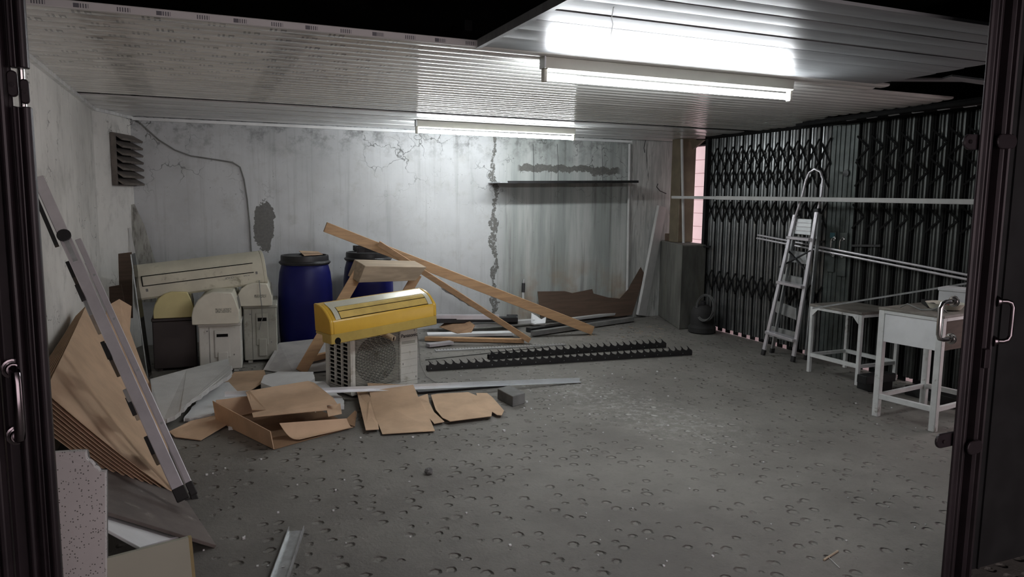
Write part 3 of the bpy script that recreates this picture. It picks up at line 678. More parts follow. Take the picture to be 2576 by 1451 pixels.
def outdoor_side(label, F, w, dpt, hh, mat, handle=True, group='discarded outdoor units', mat2=None):
    # a unit with its narrow end towards us: x across the end, -y towards the viewer
    t = thing('outdoor_unit', label, 'air conditioner', F @ V((w/2, 0, 0)), group)
    MB(F).box((0, 0, .025), (w, dpt, hh-.03)).build('casing', mat, t, bevel=.008)
    MB(F).box((-.006, -.008, hh-.035), (w+.006, dpt+.008, hh)).build('lid', mat, t, bevel=.008)
    for x in (.03, w-.07): MB(F).box((x, .02, 0), (x+.04, dpt-.02, .027)).build('foot', mat2 or mat, t)
    if handle:
        MB(F).box((w*.36, -.016, hh*.30), (w*.74, 0, hh*.86)).build('valve_cover', mat, t, bevel=.008)
        MB(F).box((w*.42, -.0175, hh*.72), (w*.69, -.012, hh*.78)).build('handle_slot', DARK, t)
        MB(F).box((w*.44, -.030, hh*.12), (w*.68, -.012, hh*.42)).build('valve_box', mat, t, bevel=.006)
        MB(F).box((w*.245, -.003, .03), (w*.252, .001, hh-.04)).build('seam', DARK, t)
        for x, z in ((w*.2, hh*.84), (w*.82, hh*.35)): MB(F).tube([(x, -.001, z), (x, -.005, z)], .007, 8).build('screw', CABLE, t)
    return t
F2 = frame(V((-.05, 7.06, 0)), (1, -.08, 0)); outdoor_side('white outdoor unit with a narrow valve cover, under the speckle-printed unit', F2, .355, .62, .455, ACW)
F3 = frame(V((.345, 7.36, 0)), (1, -.10, 0)); outdoor_side('dusty grey outdoor unit beside the first blue drum', F3, .30, .62, .56, ACG)
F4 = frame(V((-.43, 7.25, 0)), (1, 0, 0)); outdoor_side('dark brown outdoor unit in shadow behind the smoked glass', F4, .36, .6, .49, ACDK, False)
def indoor_end(label, F, D, Hh, ln, mat, print_=True):
    # the unit points at us: its end cap faces the viewer; x across the cap, y away
    t = thing('split_air_conditioner', label, 'air conditioner', F @ V((D/2, 0, 0)), 'discarded wall air conditioners')
    pr = [(0, 0), (0, Hh*.30), (D*.04, Hh*.52), (D*.14, Hh*.76), (D*.30, Hh*.93), (D*.46, Hh), (D*.86, Hh*.97), (D*.93, Hh*.72), (D, Hh*.40), (D, 0)]
    MB(F).prism([(x, .035, z) for x, z in pr], (0, ln-.07, 0)).build('casing', mat, t, smooth=True)
    for y in (0, ln-.035): MB(F).prism([(x, y, z*1.01) for x, z in pr], (0, .035, 0)).build('end_cap', mat, t, smooth=True, bevel=.006)
    for k in range(9): MB(F).bar((D*.955, .10+k*.05, Hh*.78), (D*1.002, .10+k*.05, Hh*.40), .006, .004, (1, 0, 0)).build('grille_bar', CABLE, t)
    if print_: MB(F).box((D*.50, -.002, Hh*.36), (D*.84, .001, Hh*.50)).build('print', SMUDGE, t)
    return t
indoor_end('off white wall unit end-on with smudged print, in the middle of the stack', frame(V((-.10, 6.98, .455)), (1, -.10, 0)), .39, .285, .72, OFFW)
indoor_end('off white wall unit end-on, tied with string under the long unit', frame(V((.285, 7.28, .56)), (1, -.10, 0)), .315, .215, .62, OFFW)
indoor_end('yellowed wall unit end-on, left of the middle one in shadow', frame(V((-.415, 7.22, .49)), (1, 0, 0)), .33, .235, .6, YELLP, False)
pts = [A(652, 705, y=7.24), A(655, 740, y=7.22), A(658, 768, y=7.21), A(660, 800, y=7.30), A(652, 830, y=7.31)]
tag(MB().tube(pts, .004, 5).build('string', CABLE), 'thin grey string hanging down the end-on tied unit', 'string')

# smoked glass sheet with a bright edge
a, b, c = A(328, 640, y=6.95), A(371, 952, z=.0), None
gl = thing('glass_sheet', 'dark smoked glass sheet seen edge-on, leaning left of the stacked air conditioners', 'glass', (b.x, b.y, 0))
dv = V((.02, .17, 0))
a = A(328, 640, y=b.y+.12)
MB().prism([a, b, b+dv, a+dv], (.006, 0, 0)).build('pane', GLASS, gl)
MB().bar(a+V((.003, -.003, 0)), b+V((.003, -.003, 0)), .008, .006).build('ground_edge', GALV, gl)

# leaning planks in the left corner
P = V((0, 8.45, 0)); ny = V((0, 1, -.05)).normalized()
tag(MB().plate([PL(x, y, P, ny) for x, y in ((318, 517), (338, 513), (364, 570), (392, 665), (392, 760), (345, 760), (326, 620))], .02).build('corner_plank', PEEL), 'peeling grey wooden plank leaning in the left back corner', 'plank')
P = V((0, 8.36, 0))
tag(MB().plate([PL(x, y, P, ny) for x, y in ((322, 574), (328, 572), (346, 665), (339, 668))], .012).build('pale_strip', PIPEW), 'pale narrow strip leaning beside the peeling plank', 'strip')
P = V((0, 8.15, 0))
tag(MB().plate([PL(x, y, P, ny) for x, y in ((281, 640), (331, 634), (334, 800), (285, 800))], .03).build('dark_plank', DWOOD), 'dark plank standing in the left back corner, the taller of two', 'plank')
P = V((0, 7.95, 0))
tag(MB().plate([PL(x, y, P, ny) for x, y in ((270, 722), (305, 716), (320, 800), (272, 860))], .03).build('dark_plank', DWOOD), 'reddish dark plank end standing low in the left corner', 'plank')

# ================================================================== DRUMS
def drum(label, x, y, r, h):
    t = thing('plastic_drum', label, 'drum', (x, y, 0), 'blue plastic drums')
    MB().lathe([(r*.86, 0), (r*.93, .02), (r*.985, h*.2), (r*1.0, h*.45), (r*.985, h*.68), (r*.93, h*.82), (r*.84, h*.915), (r*.80, h*.93)], (x, y, 0), 36).build('body', BLUE, t, smooth=True)
    MB().lathe([(r*.80, h*.905), (r*.90, h*.905), (r*.925, h*.925), (r*.90, h*.94), (r*.88, h*.945), (r*.875, h*.985), (r*.86, h), (r*.79, h), (r*.78, h*.985), (r*.2, h*.98)], (x, y, 0), 36).build('lid', BLACKP, t, smooth=True)
    MB().tube([(x+r*.905*math.cos(a), y+r*.905*math.sin(a), h*.925) for a in [2*math.pi*k/32 for k in range(32)]], .012, 8, True).build('clamp_ring', BLACKP, t, smooth=True)
    return t
drum('blue plastic drum with black lid and a cardboard scrap on top', .985, 7.88, .275, .985)
d2c = A(925, 700, y=8.2)
drum('blue plastic drum behind the wooden frame, black grid lying on its lid', 1.70, 8.15, .275, .985)
a = [A(752, 632, z=.985), A(800, 634, z=.985), A(812, 641, z=.985), A(765, 644, z=.985)]
tag(MB().plate([p+V((0, 0, .008)) for p in a], .006).build('cardboard_scrap', CARD), 'small cardboard scrap lying on the first blue drum', 'cardboard')
bg_ = thing('plastic_grid', 'black plastic grid piece lying on the second drum lid', 'grid', (1.72, 8.12, .985))
for i in range(4): MB().bar((1.55, 8.02+i*.07, 1.015+.01*(i % 2)), (1.92, 8.00+i*.07, 1.012), .02, .055).build('rib', BLACKP, bg_)
for i in range(5): MB().bar((1.57+i*.08, 8.00, 1.01), (1.57+i*.08, 8.25, 1.015), .015, .045).build('rib', BLACKP, bg_)

# ================================================================== WOODEN FRAME and BEAMS
wf = thing('wooden_frame', 'tilted wooden frame with a thick top rail and slanting legs', 'frame', (.9, 6.9, 0))
a, b = A(905, 660, y=6.95), A(1062, 664, y=6.98)
ax = (b-a).normalized()
q0 = [A(919, 669, y=6.82), A(1074, 672, y=6.86), A(1046, 706, y=6.88), A(902, 711, y=6.84)]
MB().prism(q0, (-.06, .22, .045)).build('top_rail', GREYW, wf, bevel=.004)
L0, L1 = A(912, 668, y=7.02), A(757, 935, z=.02)
MB().bar(L0, L1, .10, .055, (0, -1, .4)).build('leg', BEAMW, wf, bevel=.003)
M0, M1 = A(1050, 690, y=7.04), A(985, 800, y=6.98); M1 = M0 + (M1-M0)*2.6
kz = (M0.z-.02)/(M0.z-M1.z); M1 = M0+(M1-M0)*kz
MB().bar(M0, M1, .09, .055, (0, -1, .4)).build('leg', BEAMW2, wf, bevel=.003)
e0, e1 = A(800, 905, y=6.95), A(870, 885, y=7.02)
MB().bar(A(770, 905, y=6.93), A(840, 870, y=7.0)+V((.5, .08, .0)), .06, .05).build('stretcher', BEAMW2, wf)
tag(MB().bar(A(818, 562, y=7.86)+V((0,0,-.035)), A(1488, 830, z=.055)+V((0,0,0)), .10, .105).build('timber_beam', BEAMW, bevel=.003), 'long square tan timber beam slanting from drum height to the floor', 'timber')
tag(MB().bar(A(952, 612, y=7.66), A(1332, 856, z=.04), .055, .06).build('timber_batten', BEAMW2, bevel=.003), 'thinner brown timber batten slanting below the long beam', 'timber')
a, b = A(1108, 716, y=7.60), A(1188, 768, y=7.535)
pw = MB(); rs = random.Random(3)
def fnp(u, v):
    p = a.lerp(b, u); return p + V((rs.uniform(-.01, .01), -.045+rs.uniform(-.008, .008), (v-.5)*.075+rs.uniform(-.012, .012)))
tag(pw.grid(fnp, 12, 3, .002).build('plastic_wrap', PLASTW), 'crumpled clear plastic wrap stuck on the thinner batten', 'plastic')
tag(MB().bar(A(1140, 727, y=7.52), A(1186, 760, y=7.49), .006, .035).build('paper_label', SMUDGE), 'white printed label on the plastic wrap', 'label')

# ================================================================== OUTDOOR UNIT (front) with yellow unit on top
ca, sa = math.cos(R(20)), math.sin(R(20))
F = frame(V((1.06, 5.77, 0)), (ca, sa, 0)); AW, AD, AH = .64, .40, .548
ou = thing('outdoor_unit', 'white outdoor condenser unit with round fan grille and black maker lettering', 'air conditioner', F @ V((AW/2, AD/2, 0)), 'discarded outdoor units')
MB(F).box((.012, .02, .02), (AW-.012, AD, AH-.03)).build('inner_case', DARK, ou)
MB(F).box((0, 0, AH-.045), (AW, AD, AH)).build('lid', ACW, ou, bevel=.01)
MB(F).box((0, 0, .015), (AW, AD, .055)).build('base_pan', ACW, ou, bevel=.005)
for x in (.08, AW-.14): MB(F).box((x, -.01, 0), (x+.06, AD+.01, .02)).build('foot', ACG, ou)
GX0, GX1, GZ0, GZ1 = .045, .455, .06, AH-.06
MB(F).box((0, -.004, .05), (.04, .03, AH-.04)).build('corner_post', ACW, ou, bevel=.008)
MB(F).box((.46, -.004, .05), (AW, .03, AH-.04)).build('service_panel', ACW, ou, bevel=.008)
for k in range(5): MB(F).box((.472, -.0055, .12+k*.06), (AW-.012, -.0035, .1225+k*.06)).build('panel_groove', ACG, ou)
MB(F).box((.40, -.0, .05), (.46, .03, .07)).box((.04, 0, .05), (.46, .03, .06)).box((.04, 0, GZ1+.002), (.46, .03, AH-.04)).build('grille_surround', ACW, ou)
nb = 34
for k in range(nb):
    z = GZ0 + (k+.5)*(GZ1-GZ0)/nb
    MB(F).box((GX0-.006, -.006, z-.0022), (GX1+.006, .006, z+.0022)).build('grille_bar', ACG, ou)
fc = (.235, .285); fr_ = .195
MB(F).add([(fc[0]+(fr_ if i < 40 else .0)*math.cos(2*math.pi*(i % 40)/40), .012, fc[1]+(fr_ if i < 40 else .0)*math.sin(2*math.pi*(i % 40)/40)) for i in range(40)], [tuple(range(40))]).build('fan_opening', DARK, ou)
# the sheet around the round opening, behind the bars
pts_o = []; fs = []
for i in range(40):
    a_ = 2*math.pi*i/40; c_, s_ = math.cos(a_), math.sin(a_)
    k_ = min((.215)/max(abs(c_), 1e-6), (.215)/max(abs(s_), 1e-6))
    pts_o.append((fc[0]+fr_*c_, .010, fc[1]+fr_*s_)); pts_o.append((min(max(fc[0]+k_*c_, GX0-.008), GX1+.01), .010, min(max(fc[1]+k_*s_, GZ0-.005), GZ1+.01)))
fs = [(2*i, 2*i+1, (2*i+3) % 80, (2*i+2) % 80) for i in range(40)]
MB(F).add(pts_o, fs).build('fan_shroud', ACG, ou)
mb = MB(F)
for k in range(nb):
    z0_ = GZ0 + (k+.5)*(GZ1-GZ0)/nb; z1_ = z0_ + (GZ1-GZ0)/nb
    dz = abs((z0_+z1_)/2-fc[1])
    if dz >= fr_ or k == nb-1: continue
    hw = math.sqrt(fr_*fr_-dz*dz); x = fc[0]-hw + (.018 if k % 2 else .040)
    while x < fc[0]+hw-.01:
        mb.box((x, -.003, z0_), (x+.002, .003, z1_)); x += .047
mb.build('grille_tie', ACG, ou)['kind'] = 'stuff'
# left side: coil guard of 3 x 13 openings
for j in range(4):
    y0 = .035 + j*.105; MB(F).box((-.004, y0, .06), (.012, y0+.016, AH-.05)).build('guard_upright', ACW, ou)
for i in range(14):
    z = .065+i*.0335; MB(F).box((-.003, .035, z), (.012, .366, z+.006)).build('guard_rail', ACW, ou)
for y0, y1 in ((0, .04), (.362, AD)): MB(F).box((-.005, y0, .03), (.012, y1, AH-.03)).build('side_post', ACW, ou)
MB(F).box((-.012, .06, AH-.115), (.012, .26, AH-.045)).build('side_panel', ACW, ou, bevel=.004)
MB(F).box((-.022, .10, AH-.105), (-.010, .20, AH-.075)).build('grip', ACG, ou, bevel=.006)
MB(F).box((.475, -.0058, .375), (.61, -.0038, .40)).build('faded_plate', ACG, ou)
def text(s, F, size, name, mat, par, off=.0):
    cu = bpy.data.curves.new('t', 'FONT'); cu.body = s; cu.size = size; cu.extrude = .0006; cu.offset = off
    o = bpy.data.objects.new('t', cu); COL.objects.link(o); bpy.context.view_layer.update()
    me = bpy.data.meshes.new_from_object(o.evaluated_get(bpy.context.evaluated_depsgraph_get())); bpy.data.objects.remove(o)
    me.name = name; me.transform(F); me.transform(Matrix.Translation(-ROOT[par.name])); me.materials.clear(); me.materials.append(mat)
    o = bpy.data.objects.new(name, me); COL.objects.link(o); o.parent = par; return o
TF = F @ Matrix(((1.0, 0, 0, .468), (0, 0, -1, -.0052), (0, 1, 0, .432), (0, 0, 0, 1)))
text('Panasonic', TF, .042, 'lettering', INK, ou, .0006)
for x, z in ((.60, .475), (.615, .075), (.485, .20)): MB(F).box((x, -.006, z), (x+.004, -.003, z+.016)).build('scuff', INK, ou)
tag(MB().tube([F @ V(p) for p in ((.66, .05, .50), (.665, .02, .35), (.665, 0, .18), (.69, -.05, .08), (.78, -.08, .012), (.86, -.06, .008))], .003, 6).build('thin_wire', CABLE), 'thin pale wire drooping to the floor beside the front outdoor unit', 'wire')
# yellow indoor unit
p0, p1 = V((.955, 5.60, AH+.004)), V((1.765, 5.90, AH+.004))
p0 = A(843, 858, z=AH+.0); p0 = V((.865, 5.500, AH-.052)); p1 = p0 + V((ca, sa, .050))*.98
Fy = frame(p0, p1-p0); LN = .98; D, Hh = .235, .285
yu = thing('split_air_conditioner', 'golden yellow wall air conditioner standing on the front outdoor unit', 'air conditioner', Fy @ V((LN/2, D/2, 0)), 'discarded wall air conditioners')
pr = [(0, 0), (0, .075), (0, .165), (.012, .185), (.065, .235), (.115, .265), (.165, .280), (D, .285), (D, 0)]   # y from front to back
def ysec(x0, x1, pr_, name, mat, infl=0, bev=0, sm=True):
    return MB(Fy).prism([(x0, y-infl*(1 if y < D*.9 else -1), z+(infl if z > .1 else 0)) for y, z in pr_], (x1-x0, 0, 0)).build(name, mat, yu, smooth=sm, bevel=bev)
ysec(.03, LN-.03, [(y, z) for y, z in pr if True][1:3] + [(.012, .185), (.065, .235), (.115, .265), (.165, .280), (D, .285), (D, .075)], 'casing', YEL)
for x in (0, LN-.03): ysec(x, x+.03, pr[1:-1]+[(D, .075)], 'end_cap', YEL, .003, .006)
MB(Fy).prism([(.0, -.002, 0), (.0, -.003, .076), (.0, D, .076), (.0, D, .055), (.0, .135, .055), (.0, .135, 0)], (LN, 0, 0)).build('lower_band', OLIVE, yu, bevel=.006)
def slope(x, t, lift):   # a point on the sloping top, t=0 at the front edge
    a_, b_ = V((x, .008, .180)), V((x, .130, .270)); p = a_.lerp(b_, t) + V((0, -.55, .83))*lift
    p += V((0, -.55, .83))*.016*math.sin(math.pi*t); return p
def strip(x0, x1, t0, t1, lift, name, mat, n=5):
    return MB(Fy).grid(lambda u, v: slope(x0+(x1-x0)*u, t0+(t1-t0)*v, lift), 1, n, .004).build(name, mat, yu, smooth=True)
strip(.055, LN-.04, .78, 1.32, .004, 'grille_frame', CREAMG); strip(.055, .095, -.02, .78, .004, 'grille_frame', CREAMG); strip(LN-.075, LN-.035, -.02, .78, .004, 'grille_frame', CREAMG)
strip(.10, LN-.08, .44, .74, .005, 'flap', M('pale_gold_plastic', (.62, .46, .15), .22)); strip(.10, LN-.08, .02, .38, .006, 'flap', M('pale_gold_plastic_2', (.66, .47, .14), .18))
strip(.097, LN-.077, .0, .76, .0015, 'slot', DARK)
MB(Fy).tube([(.055, -.003, .022), (.055, .01, .022)], .026, 14).build('pipe_hole', DARK, yu)
MB(Fy).tube([(.50, .09, -.01), (.505, -.02, -.018), (.51, -.06, -.030)], .022, 12).build('drain_stub', GREYW, yu, smooth=True)
MB(Fy).tube([(.51, -.062, -.0305), (.512, -.064, -.031)], .016, 12).build('stub_bore', DARK, yu)

# ================================================================== LOW PILE: foam and cardboard
def flat(name, pxs, z, t, mat, label, cat, torn=(), amp=.012, group=None):
    zs = z if isinstance(z, (list, tuple)) else [z]*len(pxs)
    p = [A(x, y, z=q) for (x, y), q in zip(pxs, zs)]
    if torn: p = rough_poly(p, torn, amp)
    return tag(MB().plate(p, t).build(name, mat), label, cat, group)
flat('cardboard_sheet', [(425, 1085), (480, 1058), (560, 1040), (580, 1062), (505, 1106), (440, 1098)], [.02, .03, .02, .02, .012, .012], .005, CARD, 'small folded cardboard piece on the floor below the foam', 'cardboard')
flat('foam_board', [(378, 953), (470, 928), (573, 902), (576, 918), (583, 922), (579, 942), (520, 982), (478, 1010), (440, 1045), (400, 1062), (385, 1010)], [.17, .18, .20, .20, .20, .19, .14, .12, .08, .06, .11], .03, M('grey_white_foam', (.52, .53, .52), .9, 0, .1, 6, .4, 160, .2), 'large broken grey white foam board tilted beside the ladder', 'foam', (2, 3, 4, 5, 6, 7, 8), .01)
flat('foam_board', [(462, 1052), (500, 1005), (545, 965), (575, 960), (605, 992), (560, 1032), (500, 1050)], [.03, .05, .06, .06, .04, .03, .03], .025, FOAM, 'white foam piece under the large broken board', 'foam', (0, 5, 6), .01)
flat('cardboard_sheet', [(566, 960), (590, 935), (665, 930), (672, 955), (625, 985), (600, 992)], [.04, .05, .05, .05, .04, .04], .005, CARD, 'brown cardboard sheet lying behind the white foam piece', 'cardboard')
flat('foam_board', [(656, 962), (664, 944), (700, 934), (788, 935), (792, 950), (770, 968), (690, 975)], .09, .05, FOAM, 'thick white foam slab behind the raised cardboard flap', 'foam', (1, 3, 4), .008)
flat('foam_board', [(780, 958), (815, 960), (842, 985), (862, 1000), (866, 1020), (830, 1020), (790, 1000)], [.07, .07, .05, .04, .03, .04, .05], .03, FOAM, 'white foam fragment against the base of the front outdoor unit', 'foam', (1, 2, 3), .008)
flat('grey_sheet', [(662, 930), (702, 862), (795, 852), (830, 850), (830, 930), (740, 940)], [.01, .155, .17, .17, .02, .01], .006, M('grey_laminate', (.36, .35, .34), .55), 'grey sheet propped behind the foam slab beside the drum', 'sheet')
# opened carton
bx = thing('open_carton', 'collapsed open brown carton lying in front of the foam', 'box', A(690, 1100, z=0))
b0, b1, b2, b3 = A(545, 1058, z=.006), A(690, 1129, z=.006), A(893, 1072, z=.006), A(760, 1010, z=.006)
def wall(a, b, h0, h1, lean, name='side', mat=CARD):
    n_ = (b-a).cross(V((0, 0, 1))).normalized()
    return MB().plate([a, b, b+V((0, 0, h1))+n_*lean, a+V((0, 0, h0))+n_*lean], .005).build(name, mat, bx)
wall(b0, b1, .15, .12, .02); wall(b3, b0, .10, .15, .0)
MB().plate([b0, b1, b2, b3], .004).build('base', CARD_D, bx)
def flapf(u, v):
    p = A(752, 1104, z=.022).lerp(A(888, 1073, z=.02), u); q = A(703, 1064, z=.118).lerp(A(872, 1052, z=.075), u)
    r_ = p.lerp(q, v); r_.z -= .035*math.sin(math.pi*v)*(1-.4*u); r_.z = max(r_.z, .013); return r_
MB().grid(flapf, 8, 8, .004).build('flap', CARD, bx, smooth=True)
MB().plate([A(862, 1062, z=.05), A(893, 1032, z=.06), A(898, 1036, z=.03), A(893, 1072, z=.01)], .004).build('flap', CARD_D, bx)
flat('cardboard_sheet', [(618, 985), (628, 982), (700, 970), (775, 958), (790, 962), (838, 1000), (848, 1015), (822, 1018), (824, 1030), (637, 1048), (634, 1038), (670, 1031), (634, 1030)], [.18, .19, .20, .20, .20, .17, .15, .15, .13, .15, .16, .16, .16], .005, CARD, 'raised cardboard sheet with cut flaps resting on the open carton', 'cardboard')
flat('cardboard_sheet', [(820, 1022), (856, 1014), (860, 1040), (826, 1047)], [.13, .10, .08, .10], .004, CARD, 'small square cardboard flap at the right of the raised sheet', 'cardboard')
# flattened cartons
flat('flattened_carton', [(897, 982), (925, 979), (931, 999), (932, 998), (924, 963), (1040, 968), (1052, 998), (1076, 990), (1080, 1012), (1092, 1036), (1118, 1060), (1092, 1065), (1081, 1052), (1094, 1083), (962, 1091), (951, 1064), (953, 1079), (920, 1081)],
     [.06, .06, .06, .06, .11, .10, .06, .05, .045, .03, .02, .02, .025, .016, .016, .02, .02, .03], .004, CARD, 'flattened cross shaped carton on the floor before the front outdoor unit', 'carton')
flat('flattened_carton', [(1084, 993), (1100, 990), (1178, 986), (1200, 995), (1198, 988), (1225, 988), (1238, 998), (1268, 1032), (1262, 1044), (1250, 1043), (1238, 1035), (1236, 1046), (1132, 1059), (1113, 1050), (1096, 1030)],
     [.035, .04, .05, .05, .05, .05, .045, .03, .025, .025, .03, .03, .03, .03, .035], .004, CARD, 'flattened carton with rounded flap, right of the cross shaped one', 'carton')
# concrete brick
P = A(1300, 1026, z=0); F = frame(P, A(1318, 1010, z=0)-P)
P1, P2, P3 = A(1290, 1024, z=0), A(1251, 1003, z=0), A(1321, 1014, z=0)
tag(MB().prism([P1, P3, P3+(P2-P1), P2], (0, 0, .085)).build('concrete_brick', CONC_D, bevel=.004), 'grey concrete brick lying right of the flattened cartons', 'brick')
# long aluminium angle on the floor
a, b = A(565, 998, z=.13), A(1460, 961, z=.006)
F = frame(a, b-a); ln = (b-a).length
tag(MB(F).box((0, -.02, 0), (ln, .02, .004)).box((0, .016, 0), (ln, .02, .035)).build('aluminium_angle', M('bright_aluminium', (.74, .78, .80), .3, .45, .1, 5)), 'long bright aluminium angle lying across the floor in front of the outdoor unit', 'angle')
a, b = A(1050, 985, z=.012), A(1280, 966, z=.012)
tag(MB().bar(a, b, .07, .012).build('dark_strip', BLACKM), 'flat dark strip on the floor behind the flattened cartons', 'strip')

# ================================================================== BLACK TOOTHED RACK STRIPS
def rack(label, a, b, hgt, teeth, back):
    F = frame(a, b-a); ln = (b-a).length; t = thing('rack_strip', label, 'rack', a.lerp(b, .5), 'black toothed rack strips')
    MB(F).box((0, 0, 0), (ln, .004, hgt)).box((0, 0, 0), (ln, .05, .004)).build('channel', BLACKM, t)
    MB(F).box((0, .05, 0), (ln, .054, hgt*.9)).build('flange', BLACKM, t)
    mb = None; st = ln/teeth
    for i in range(teeth):
        x = i*st
        MB(F).prism([(x, .0, hgt), (x+st*.95, 0, hgt), (x+st*.80, 0, hgt+.012), (x+st*.62, 0, hgt+.016), (x+st*.40, 0, hgt+.034), (x+st*.05, 0, hgt+.055), (x+st*.28, 0, hgt+.026), (x+st*.20, 0, hgt+.008)], (0, .004, 0)).build('hook', BLACKM, t)
        if i % 2 == 0: MB(F).tube([(x+st*.5, -.001, hgt*.5), (x+st*.5, -.003, hgt*.5)], .004, 6).build('stud', GALV, t)
    return t
rack('black toothed rack strip lying on the floor, the nearer of two', A(1075, 934, z=0), A(1741, 893, z=0), .05, 38, 0)
rack('black toothed rack strip lying on the floor, the farther of two', A(1230, 905, z=0), A(1676, 874, z=0), .05, 26, 0)

# ================================================================== SCRAP HEAP along the back wall
def bar_px(name, p0, z0, p1, z1, w, h, mat, label, cat, bev=0):
    return tag(MB().bar(A(*p0, z=z0), A(*p1, z=z1), w, h).build(name, mat, bevel=bev), label, cat)
bar_px('steel_profile', (1085, 797), .17, (1255, 797), .17, .09, .05, ALU, 'bright metal profile lying topmost on the scrap heap', 'profile')
bar_px('black_profile', (1080, 806), .13, (1300, 802), .13, .12, .05, BLACKM, 'black profile under the bright one in the scrap heap', 'profile')
bar_px('white_profile', (1150, 822), .06, (1350, 806), .06, .10, .04, PIPEW, 'white trunking length in the middle of the scrap heap', 'profile')
bar_px('white_profile', (1075, 842), .03, (1290, 838), .03, .16, .03, WBOARD, 'wide white board lying behind the brown batten on the floor', 'board')
bar_px('floor_batten', (1070, 851), .03, (1318, 857), .03, .08, .04, BEAMW2, 'brown timber batten lying flat below the slanting batten', 'timber')
bar_px('white_offcut', (1076, 868), .03, (1136, 861), .03, .09, .03, ALU, 'short white metal offcut beside the front outdoor unit', 'offcut')
bar_px('grey_trim', (1340, 838), .04, (1590, 802), .04, .07, .05, ALU_D, 'grey metal trim lying at the right of the scrap heap', 'trim')
bar_px('grey_trim', (1440, 802), .07, (1575, 785), .07, .07, .03, PIPEW, 'pale trim length against the dark plywood foot', 'trim')
bar_px('black_profile', (1330, 830), .03, (1440, 815), .03, .10, .05, BLACKM, 'short black profile under the grey trim', 'profile')
bar_px('grey_trim', (1470, 812), .03, (1585, 800), .03, .10, .03, BLACKM, 'dark flat strip at the right end of the scrap heap', 'trim')
bar_px('thin_rod', (1070, 905), .006, (1380, 872), .006, .006, .006, BLACKM, 'thin dark rod on the floor behind the toothed strips', 'rod')
cs = thing('comb_strip', 'grey comb toothed strip lying on the floor before the scrap heap', 'strip', A(1260, 872, z=0))
a, b = A(1097, 884, z=.004), A(1424, 868, z=.004); F = frame(a, b-a); ln = (b-a).length
MB(F).box((0, 0, -.002), (ln, .05, .006)).build('spine', ALU_D, cs)
for i in range(44): MB(F).box((i*ln/44, .05, -.002), (i*ln/44+ln/80, .085, .006)).build('tooth', ALU_D, cs)
tag(MB().tube([A(1275, 803, z=.11), A(1302, 803, z=.11)], .06, 12).build('plastic_plug', BLACKP, smooth=True), 'black round plastic plug at the end of the scrap heap profiles', 'plug')
flat('dark_carton', [(1105, 822), (1130, 803), (1165, 808), (1172, 800), (1195, 818), (1182, 842), (1150, 838)], [.06, .12, .11, .14, .10, .03, .05], .006, CARD_D, 'crumpled dark cardboard flap in the scrap heap', 'cardboard')
flat('paper_bag', [(1337, 787), (1352, 795), (1362, 803), (1374, 796), (1372, 812), (1345, 815), (1336, 812)], [.14, .10, .09, .12, .05, .04, .06], .02, WBOARD, 'crumpled white paper bag under the long beam', 'bag')
P = V((0, 8.46, 0)); nb_ = V((0, 1, -.12)).normalized()
tag(MB().plate([PL(x, y, P, nb_) for x, y in ((1353, 733), (1420, 732), (1440, 737), (1490, 727), (1493, 738), (1530, 748), (1560, 751), (1580, 728), (1612, 672), (1622, 690), (1605, 745), (1590, 792), (1540, 798), (1360, 798))], .012).build('dark_plywood', DWOOD), 'torn dark brown plywood sheet leaning on the foot of the back wall', 'plywood')
a, b = A(1612, 793, y=8.50), A(1665, 519, y=8.50)
tag(MB().bar(a, b, .16, .045, (.3, -1, .1)).build('leaning_plank', PIPEW, bevel=.004), 'pale plank leaning on the wall beside the concrete pier', 'plank')
pb = thing('paint_brush', 'dark gripped tool standing against the wall above the scrap heap', 'tool', A(1316, 756, y=8.5))
MB().tube([A(1316, 757, y=8.54), A(1316, 735, y=8.55)], .016, 8).build('tip', PIPEW, pb); MB().tube([A(1316, 735, y=8.55), A(1317, 712, y=8.56)], .022, 8).build('grip', BLACKP, pb); MB().tube([A(1317, 712, y=8.56), A(1318, 702, y=8.56)], .012, 8).build('ferrule', GALV, pb)
tag(MB().box((5.76, 8.30, 1.045), (5.87, 8.40, 1.145)).build('small_block', DWOOD, bevel=.005), 'small dark block sitting on the pier top by the plaster', 'block')

# jug and cable coil by the pier
jg = thing('round_canister', 'black round canister standing on the floor beside the concrete pier', 'canister', (5.57, 7.25, 0))
MB().lathe([(.15, 0), (.165, .015), (.165, .07), (.14, .10), (.14, .24), (.12, .30), (.06, .34)], (5.57, 7.27, 0), 24).build('body', RUBBER, jg, smooth=True)
MB().lathe([(.035, .34), (.035, .38), (.02, .39)], (5.57, 7.27, 0), 14).build('neck', BLACKP, jg, smooth=True)
co = MB(); cc = V((5.49, 7.11, .33)); rs = random.Random(11); pts = []
for i in range(120):
    a_ = 2*math.pi*i/24; k_ = i//24
    pts.append(cc + V((-.02+.006*k_ + .02*math.sin(a_), .155*math.cos(a_+.2*k_)*(1+.07*math.sin(2.3*k_)), .15*math.sin(a_+.2*k_)*(1+.06*math.cos(1.7*k_)))))
tag(co.tube(pts, .006, 6).build('cable_coil', M('dark_grey_cable', (.09, .09, .09), .5), smooth=True), 'coil of dark grey cable hung on the black canister', 'cable')

